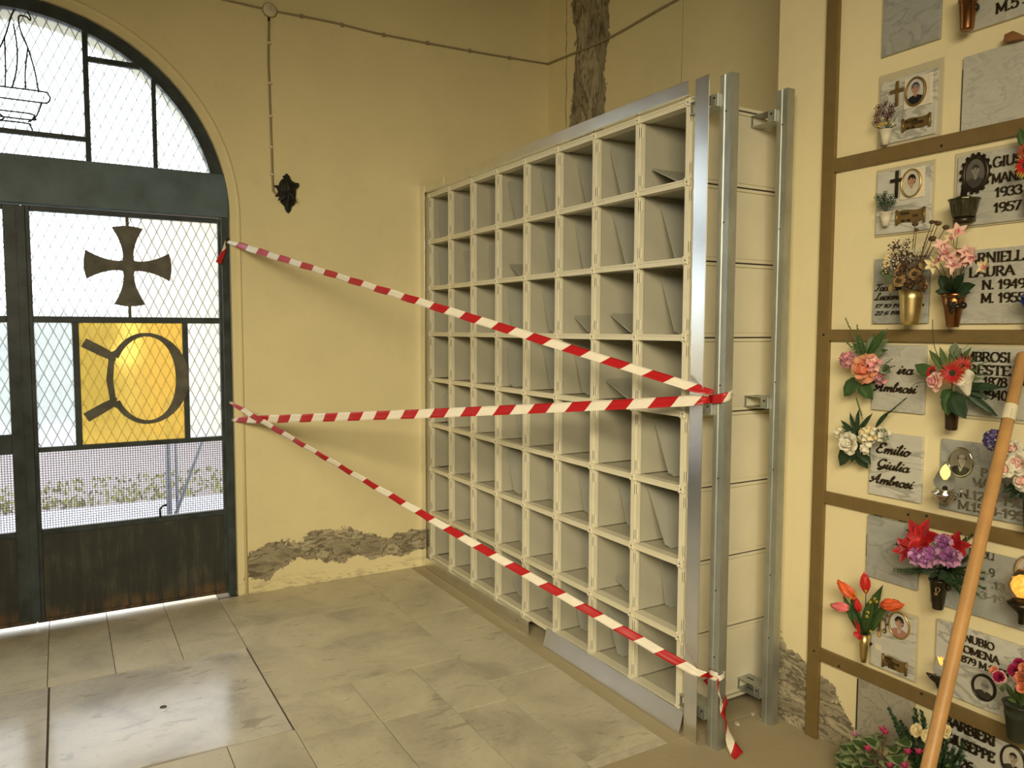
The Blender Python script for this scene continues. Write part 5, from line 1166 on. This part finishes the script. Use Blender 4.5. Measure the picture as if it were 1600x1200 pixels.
stem('stem', [P(1487, 600, .36), P(1461, 545, .35), P(1457, 499, .345)], .0012, G_dark, bq); stem('tendril', [P(1495, 560, .36), P(1520, 532, .35), P(1548, 525, .355)], .0007, G_mid, bq); stem('tendril', [P(1470, 595, .35), P(1435, 598, .34), P(1423, 606, .34)], .0009, G_dark, bq)
stem('stem', [mth, P(1487, 612, .34), P(1489, 590, .31)], .002, G_leaf, bq); stem('stem', [mth, P(1500, 630, .34), cb_], .003, G_leaf, bq)
# --- white rose spray on the lower cursive plaque
c0 = P(1345, 703, .37); bq = bouquet('white_spray', 'white rose with small white hydrangea flowers and dark leaves on the plaque', c0)
MB().box(c0.x-.01, c0.x+.012, .36, YF-.0003, c0.z-.02, c0.z+.01).build('holder', M_dbron, bq)
rose('rose_bloom', P(1325, 693, .335), V(-.1, -1, .1), .036, [M_white_p, M_white_p], bq, 8); cluster('hydrangea', P(1357, 680, .34), .026, [M_white_p, M_cream_p], bq, 20, .014, 4); cluster('hydrangea', P(1354, 702, .325), .010, [M_white_p], bq, 5, .018, 5); cluster('hydrangea', P(1379, 680, .35), .020, [M_white_p, G_grey], bq, 10, .014, 6); cluster('hydrangea', P(1310, 676, .36), .012, [M_white_p], bq, 7, .012, 7)
leaves('leaf', P(1336, 690, .365), [P(1307, 727, .35), P(1357, 725, .35), P(1328, 722, .345), P(1352, 733, .36)], .5, [G_dark], bq); leaves('leaf', P(1340, 680, .37), [P(1311, 656, .36), P(1313, 665, .35), P(1325, 645, .36), P(1338, 640, .36), P(1358, 646, .355), P(1317, 673, .35), P(1336, 690, .34), P(1345, 660, .355)], .2, [G_dark], bq)
leaves('leaf', P(1368, 668, .375), [P(1386, 642, .36)], .22, [G_dark], bq); spray('lavender_spike', P(1383, 650, .365), P(1416, 622, .36), 48, .009, .006, [G_dark, G_grey], bq, 8, spread=.4); spray('lavender_spike', P(1348, 655, .37), P(1338, 622, .36), 34, .010, .006, [G_mid], bq, 9, spread=.4)
# --- glass flame lamp
c0 = P(1476, 775, .355); lt = thing('grave_lamp', V(c0.x, .355, P(1476, 786, .355).z), 'lit grave lamp with a flame shaped glass on a chrome base', 'grave lamp')
def glassmat(name, tint=(1, 1, 1)):
    t = NT(name); t.b.inputs['Transmission Weight'].default_value = 1; t.b.inputs['Roughness'].default_value = .08; t.b.inputs['IOR'].default_value = 1.12; t.b.inputs['Base Color'].default_value = (*tint, 1); return t.m
M_glass = glassmat('clear_glass')
def glow(name, col, s_):
    t = NT(name); t.b.inputs['Emission Color'].default_value = (*col, 1); t.b.inputs['Emission Strength'].default_value = s_; t.b.inputs['Base Color'].default_value = (*col, 1)
    n = t.noise(t.coord(), 90, 3); t.link(t.ramp(n, [(.3, tuple(x*.45 for x in col)), (.65, col)]), t.b.inputs['Emission Color']); return t.m
zb_ = P(1476, 786, .355).z; z1_ = P(1476, 764, .355).z; zt_ = P(1478, 721, .355).z
MB().lathe([(.016, 0), (.020, .006), (.036, (z1_-zb_)*.55), (.040, (z1_-zb_)*.72), (.026, (z1_-zb_)*.86), (.030, (z1_-zb_)*.95), (.026, z1_-zb_)], 26, c=(c0.x, .355, zb_)).build('base', M_silv, lt)
H_ = zt_-z1_; MB().lathe([(.024, 0), (.033, H_*.16), (.034, H_*.30), (.026, H_*.52), (.015, H_*.74), (.006, H_*.93), (.001, H_)], 20, c=(c0.x, .355, z1_)).build('glass_flame', M_glass, lt)
pb = P(1477, 739, .355); MB().lathe([(.005, -.022), (.013, -.008), (.014, .004), (.009, .018), (.002, .028)], 14, c=(pb.x, .355, pb.z)).build('bulb', glow('bulb_yellow', (1.0, .86, .28), 1.3), lt)
MB().lathe([(.007, 0), (.006, .010), (.003, .012)], 10, c=(c0.x, .355, z1_)).build('socket', M_iron, lt); MB().box(c0.x-.008, c0.x+.008, .38, YF-.0002, zb_+.006, zb_+.016).build('wall_bracket', M_dbron, lt)
# --- blue flower and white pink roses at the right edge
c0 = P(1592, 760, .33); bq = bouquet('rose_bouquet', 'white roses with pink hearts and a blue flower beside the wooden pole', V(c0.x+.03, .37, c0.z-.05))
for i, (px, py, y, r) in enumerate(((1583, 701, .28, .024), (1590, 723, .25, .032), (1570, 733, .20, .022), (1598, 752, .26, .028), (1612, 735, .29, .03))): rose('rose_bloom', P(px, py, y), V(-.2+.1*(i % 3), -1, .15), r, [M_white_p, M_palep], bq, 30+i)
cluster('blue_flower', P(1554, 688, .24), .026, [M_blue, mat_g('petal_violet', (.12, .085, .26), .6)], bq, 34, .011, 9, 5); stem('stem', [P(1560, 697, .255), P(1572, 710, .28), P(1600, 760, .34)], .0016, G_dark, bq)
leaves('leaf', P(1600, 760, .34), [P(1565, 768, .30), P(1574, 778, .31), P(1570, 712, .32), P(1577, 755, .33), P(1598, 782, .31)], .3, [G_dark], bq); leaves('leaf', P(1605, 745, .34), [P(1560, 770, .33), P(1590, 780, .33)], .18, [G_dark], bq)
v = vase('wall_vase', 'dark vase of the white rose bouquet at the right edge', P(1612, 770, .365), P(1612, 830, .365), .026, .018, M_dbron)
# --- poinsettia
a, b = P(1468, 905, .355), P(1464, 951, .355)
v = vase('wall_vase', 'dark bronze vase with a gold monogram holding the poinsettia', V(a.x, .355, a.z), V(b.x, .355, b.z), .028, .017, M_dbron, [(0, 0), (.9, 0), (1, .04), (.92, .12), (1, .2), (1, .9), (1.1, .94), (1.1, 1)])
m = MB(); cc = P(1465, 925, .325); yy = .327
for st in ([(-.006, .014), (-.006, -.016)], [(-.006, .013), (.003, .015), (.008, .008), (.003, .001), (-.006, .001)], [(-.012, -.004), (.001, -.013)], [(-.012, -.014), (.001, -.003)]): m.tube([(cc.x+x, yy-.002, cc.z+z) for x, z in st], .0011, 5)
m.build('monogram', M_gold, v); MB().ball(P(1482, 918, .36), .009, 0, 8, 6).build('rosette', M_dbron, v)
mth = V(a.x, .355, a.z); bq = bouquet('poinsettia_bouquet', 'red poinsettia with purple lilac blossoms and fir sprigs in the bronze vase', mth)
for i, (px, py, y, r) in enumerate(((1440, 843, .285, .074), (1420, 858, .305, .050), (1492, 852, .305, .050))):
    rg = random.Random(i); m = MB(); d = V(-.15+.2*i, -1, .35); radial(m, P(px, py, y), d, 6, 1.2, r, r*.55, (.2, .8, 1, .6, 0), -.25, 0, .4+i, .25, .15, rg, rib=1); radial(m, P(px, py, y)+V(0, -.004, 0), d, 6, .95, r*.7, r*.38, (.2, .8, 1, .6, 0), -.2, 0, .9+i, .25, .15, rg, rib=1)
    m.build('poinsettia_bloom', [M_redp, mat_g('petal_red_vein', (.34, .008, .012), .5)], bq)
for i, (px, py, y, r) in enumerate(((1434, 869, .265, .022), (1456, 868, .255, .020), (1479, 868, .262, .026), (1475, 849, .265, .018), (1447, 874, .255, .018), (1488, 872, .27, .018))): cluster('lilac_blossom', P(px, py, y), r, [M_purple, M_lilac, M_lilac], bq, 12, .018, 40+i, 5)
for i, (px, py) in enumerate(((1397, 890), (1405, 892), (1418, 895), (1400, 850), (1418, 828), (1510, 840), (1520, 835), (1500, 832), (1530, 885), (1538, 905), (1540, 920), (1520, 900), (1515, 915), (1530, 930), (1505, 890), (1525, 870), (1535, 860), (1512, 930), (1540, 895), (1500, 925))): spray('fir_sprig', P(1465, 890, .34), P(px, py, .35-.01*(i % 3)), 80, .018, .0042, [G_dark, G_mid if i > 7 else G_leaf], bq, i, spread=.9)
leaves('leaf', P(1465, 895, .34), [P(1434, 888, .31), P(1452, 902, .31), P(1490, 905, .32), P(1500, 908, .33), P(1478, 900, .30)], .5, [G_dark], bq)
# --- orange lit lamp
lt = thing('grave_lamp', P(1597, 975, .35), 'lit orange grave lamp on a dark bronze cup, by the beaded frame', 'grave lamp')
pa = P(1596, 917, .35); MB().lathe([(.010, -.030), (.022, -.012), (.026, .004), (.020, .022), (.008, .034)], 18, c=(pa.x, .35, pa.z)).build('bulb', glow('bulb_orange', (1.0, .42, .06), 1.35), lt)
MB().lathe([(.020, -.048), (.030, -.024), (.034, 0), (.028, .026), (.016, .044), (.010, .052)], 20, c=(pa.x, .35, pa.z)).build('glass_shade', M_glass, lt)
pz = P(1596, 975, .35).z; MB().lathe([(.008, 0), (.009, .025), (.012, .032), (.036, .055), (.040, .062), (.030, .068), (.026, .075)], 20, c=(pa.x+.004, .35, pz)).build('cup', M_dbron, lt); MB().box(pa.x-.006, pa.x+.012, .36, YF-.0002, pz, pz+.018).build('wall_bracket', M_dbron, lt)
# --- tulips
a, b = P(1351, 990, .37), P(1349, 1034, .37)
v = vase('wall_vase', 'slender gold vase holding the tulips', V(a.x, .37, a.z), V(b.x, .37, b.z), .0195, .009, M_gold, [(0, 0), (1, .0), (1.12, .2), (1.1, .6), (1, 1)])
mth = V(a.x, .37, a.z); bq = bouquet('tulip_bouquet', 'red, orange and pink tulips with yellow mimosa in the slender gold vase', mth)
for i, (b_, t_, mt) in enumerate((((1353, 925), (1351, 898), M_tulip), ((1335, 935), (1310, 909), M_tul_o), ((1378, 945), (1409, 946), M_tul_o), ((1327, 950), (1299, 946), M_tul_p), ((1342, 955), (1338, 936), M_tulip))):
    pb, pt = P(*b_, .325+.01*(i % 2)), P(*t_, .315); tulip('tulip_bloom', pb, pt-pb, (pt-pb).length*1.05, [mt, mt if i != 3 else M_tul_p, G_mid if i == 3 else mt], bq, i); stem('stem', [mth, mth.lerp(pb, .6)+V(0, 0, -.006), pb], .0018, G_leaf, bq)
leaves('leaf', mth+V(0, -.005, -.01), [P(1313, 932, .335), P(1369, 917, .34), P(1378, 948, .32), P(1353, 940, .31), P(1369, 974, .34), P(1330, 960, .32), P(1325, 925, .345)], .2, [G_leaf], bq); leaves('leaf', mth, [P(1379, 946, .315), P(1356, 935, .305)], .22, [G_mid], bq)
for i, (px, py) in enumerate(((1353, 923), (1337, 928), (1329, 934), (1346, 931), (1348, 936), (1360, 941), (1367, 936), (1370, 940), (1356, 957), (1361, 987), (1355, 963))):
    p = P(px, py, .312); m = MB(); rg = random.Random(i)
    for k in range(14): q = V(rg.gauss(0, 1), rg.gauss(0, 1), rg.gauss(0, 1)).normalized()*.0042; m.ball(p+q, .0017, 0, 5, 4)
    m.build('mimosa', M_yel, bq)
m = MB()
for k, (px, py) in enumerate(((1333, 990), (1347, 1000), (1338, 965), (1345, 972))): m.leaf(P(1343, 992, .335), P(px, py, .328)-P(1343, 992, .335), (0, -1, .2), (P(px, py, .328)-P(1343, 992, .335)).length, .022 if k < 2 else .010, (.3, 1, .9, .3), .3)
m.build('ribbon', M_redp, bq)
# --- small orange lamp behind the pole
lt = thing('grave_lamp', P(1468, 1078, .36), 'small lit lamp with an orange flame on a dark wing shaped cup', 'grave lamp')
pa = P(1470, 1049, .36); zz = P(1468, 1078, .36).z
MB().lathe([(.018, -.012), (.025, .004), (.024, .016), (.016, .03)], 18, c=(pa.x, .36, pa.z)).build('glass_shade', M_glass, lt)
pf = P(1471, 1034, .355); m = MB(); radial(m, pf-V(0, 0, .012), (0, -.3, 1), 8, .35, .030, .012, (.5, 1, .8, .1), .1); m.build('flame', glow('flame_orange', (1.0, .50, .10), 1.3), lt)
m = MB(); m.lathe([(.005, 0), (.010, .010), (.016, .028), (.030, .040), (.024, .044)], 16, c=(pa.x, .36, zz))
for k in (-1, 1): m.leaf(V(pa.x, .355, zz+.03), (k, -.2, .45), (0, -1, .4), .045, .024, (1, .9, .7, .1), .3)
m.build('cup', M_dbron, lt, solid=.002); MB().box(pa.x-.006, pa.x+.006, .37, YF-.0002, zz+.012, zz+.026).build('wall_bracket', M_dbron, lt)
# --- carnations in a dark green cup
a, b = P(1590, 1098, .345), P(1592, 1157, .345)
v = vase('wall_vase', 'dark green cup vase holding the carnations at the right edge', V(a.x, .345, a.z), V(b.x, .345, b.z), .042, .026, plain('dark_green_plastic', (.030, .036, .022), .35, var=.2), [(0, 0), (.95, 0), (1, .03), (1, .62), (1.04, .65), (1.04, .72), (1, .74), (1.02, .96), (1.08, .97), (1.08, 1)])
mth = V(a.x, .345, a.z); bq = bouquet('carnation_bouquet', 'crimson and coral carnations in the dark green cup', mth)
for i, (px, py, y, r, mt) in enumerate(((1561, 1058, .29, .020, M_magenta), (1553, 1048, .31, .016, M_coral), (1585, 1047, .30, .020, M_magenta), (1594, 1060, .285, .022, M_coral), (1600, 1045, .30, .02, M_coral), (1597, 1075, .28, .018, M_coral), (1592, 1036, .32, .016, M_magenta), (1608, 1062, .30, .02, M_coral))):
    rg = random.Random(i); m = MB(); d = V(rg.uniform(-.6, .3), -1, rg.uniform(.1, .6)); p = P(px, py, y)
    for n_, tl, L in ((5, .25, .8), (7, .6, .95), (8, .95, 1.0), (9, 1.3, 1.0)): radial(m, p-d.normalized()*r*.4, d, n_, tl, L*r, r*.75, (.3, .8, 1, 1.0), .1, 0 if tl < 1.2 else 1, rg.uniform(0, 3), .3, .15, rg, ruffle=.16)
    m.build('carnation', [mt, M_palep if i in (0, 1) else mt], bq); stem('stem', [mth, mth.lerp(p, .6), p], .0014, G_leaf, bq)
for i, (px, py) in enumerate(((1566, 1076), (1588, 1078))): MB().ball(P(px, py, .32), .006, 0, 8, 6, 1.6).build('bud', G_leaf, bq)
leaves('leaf', mth, [P(1585, 1083, .31), P(1600, 1082, .30), P(1575, 1092, .32), P(1570, 1068, .34), P(1595, 1100, .30)], .35, [G_mid], bq)
# --- wooden pole leaning on the wall
M_wood = plain('pole_wood', (.52, .285, .10), .42, var=.18, scale=12)
A = P(1599, 552, .385); B = on(1450, 1200, 1, -.30); dd = (B-A).normalized(); k = (A.z-.0)/(-dd.z); C_ = A+dd*(k-.005)
pl = thing('wooden_pole', V(C_.x, C_.y, 0), 'long varnished wooden pole leaning against the tomb wall, with a paper tag', 'pole')
MB().tube([A, A+dd*.006, A.lerp(C_, .3), A.lerp(C_, .7), C_], [.010, .0165, .0172, .0172, .0172], 18).build('shaft', M_wood, pl)
ta, tb = on(1585, 634, 1, A.y-.08), on(1579, 657, 1, A.y-.1)
def onpole(py):
    lo, hi = 0.0, 1.0
    for _ in range(40):
        mid = (lo+hi)/2; q = A.lerp(C_, mid)-CAM
        if 600-FPX*q.dot(_u)/q.dot(_f) < py: lo = mid
        else: hi = mid
    return A.lerp(C_, lo)
qa, qb = onpole(634), onpole(657); MB().tube([qa, qb], .0181, 18, cap=False).build('paper_tag', plain('paper_tag', (.72, .66, .46), .6, var=.1), pl)
sd = dd.cross(V(0, -1, 0)).normalized(); m = MB(); nrm = (V(CAM.x, CAM.y, 0)-V(qa.x, qa.y, 0)).normalized()
for i in range(9):
    c = qa.lerp(qb, .2+.065*i)+nrm*.0182+sd*.002; w_ = .002+.002*(i % 3); e = dd*.0011; m.prism([c-sd*.007-e, c-sd*.007+e, c+sd*w_*1.6+e, c+sd*w_*1.6-e], nrm, .0004)
m.build('barcode', M_iron, pl)
# --- potted plants at the foot of the wall
c0 = on(1375, 1190, 1, .25); pt = thing('potted_cyclamen', V(c0.x, .25, 0), 'potted cyclamen with pale edged leaves on the floor under the stone slab', 'potted plant')
ctr = V(c0.x, .25, .075); MB().lathe([(.035, .001), (.050, .07), (.054, .072), (.054, .08), (.046, .08), (.04, .07)], 20, c=(c0.x, .25, 0)).build('pot', plain('terracotta', (.30, .13, .07), .7), pt)
M_vary = [mat_g('leaf_pale_edge', (.24, .29, .14)), mat_g('leaf_dark_heart', (.05, .095, .025))]
for i, (px, py, y, r) in enumerate(((1349, 1165, .26, .034), (1329, 1185, .24, .036), (1340, 1172, .25, .034), (1380, 1152, .26, .030), (1402, 1183, .20, .036), (1320, 1198, .24, .03), (1358, 1192, .19, .034), (1412, 1157, .25, .032), (1335, 1207, .21, .03), (1375, 1203, .18, .03), (1345, 1200, .19, .03), (1365, 1160, .27, .03), (1325, 1170, .27, .03), (1395, 1168, .24, .03), (1318, 1182, .25, .03), (1368, 1182, .21, .033), (1390, 1192, .19, .033), (1330, 1196, .22, .033), (1405, 1172, .25, .028), (1350, 1182, .22, .03))):
    p = P(px, py, y); rg = random.Random(i); m = MB(); d = V(p.x-ctr.x, p.y-ctr.y-.05, .03+rg.uniform(-.02, .02)); d = d.normalized() if d.length > .01 else V(0, -1, 0)
    m.leaf(p-d*r*.8, d, (0, -.45, 1), r*1.9, r*1.9, (.55, 1, 1.0, .75, .06), -.35, .25, 0, rib=1); m.build('leaf', M_vary, pt, solid=.0006); stem('stem', [ctr, ctr.lerp(p, .5)+V(0, 0, .02), p-d*r*.8], .0014, mat_g('cyclamen_stem', (.16, .07, .05)), pt)
for i, (px, py, y) in enumerate(((1337, 1150, .28), (1380, 1143, .28), (1357, 1173, .22), (1420, 1178, .2), (1437, 1178, .21), (1392, 1199, .17), (1415, 1200, .18), (1385, 1148, .27))):
    p = P(px, py, y); m = MB(); radial(m, p, (0, -.4, 1), 5, .5, .020, .012, (.4, 1, .8, .1), -.5); m.build('cyclamen_bloom', M_magenta if i != 0 else M_mauve, pt); stem('stem', [ctr, ctr.lerp(p, .6)+V(0, 0, .01), p], .001, M_wine, pt)
G_blue = mat_g('leaf_blue', (.07, .13, .09)); c1 = on(1450, 1185, 1, .27); pt = thing('potted_evergreen', V(c1.x+.02, .27, 0), 'potted evergreen sprigs with cream roses on the floor beside the cyclamen', 'potted plant')
MB().lathe([(.040, .001), (.055, .08), (.060, .082), (.060, .092), (.052, .092), (.045, .08)], 20, c=(c1.x+.02, .27, 0)).build('pot', plain('grey_pot', (.10, .10, .09), .6), pt); ctr = V(c1.x+.02, .27, .085)
for i, (px, py, y) in enumerate(((1389, 1107, .30), (1397, 1120, .29), (1408, 1128, .28), (1400, 1135, .26), (1430, 1108, .32), (1440, 1112, .31), (1444, 1122, .30), (1428, 1122, .30), (1415, 1138, .26), (1465, 1150, .28), (1480, 1158, .28), (1475, 1145, .30), (1490, 1170, .28), (1505, 1165, .30), (1468, 1175, .22), (1484, 1185, .22), (1440, 1160, .24), (1425, 1150, .25), (1460, 1195, .18), (1480, 1198, .2), (1505, 1180, .27), (1495, 1195, .24))):
    spray('evergreen_sprig', ctr, P(px, py, y), 110, .022, .0085, [G_dark, G_leaf, G_blue], pt, i, spread=.9, stem_r=.002)
for i, (px, py, y) in enumerate(((1431, 1141, .22), (1447, 1150, .20), (1476, 1141, .24))): rose('rose_bloom', P(px, py, y), V(-.2, -1, .5), .019, [M_cream_p, M_cream_p], pt, 60+i)
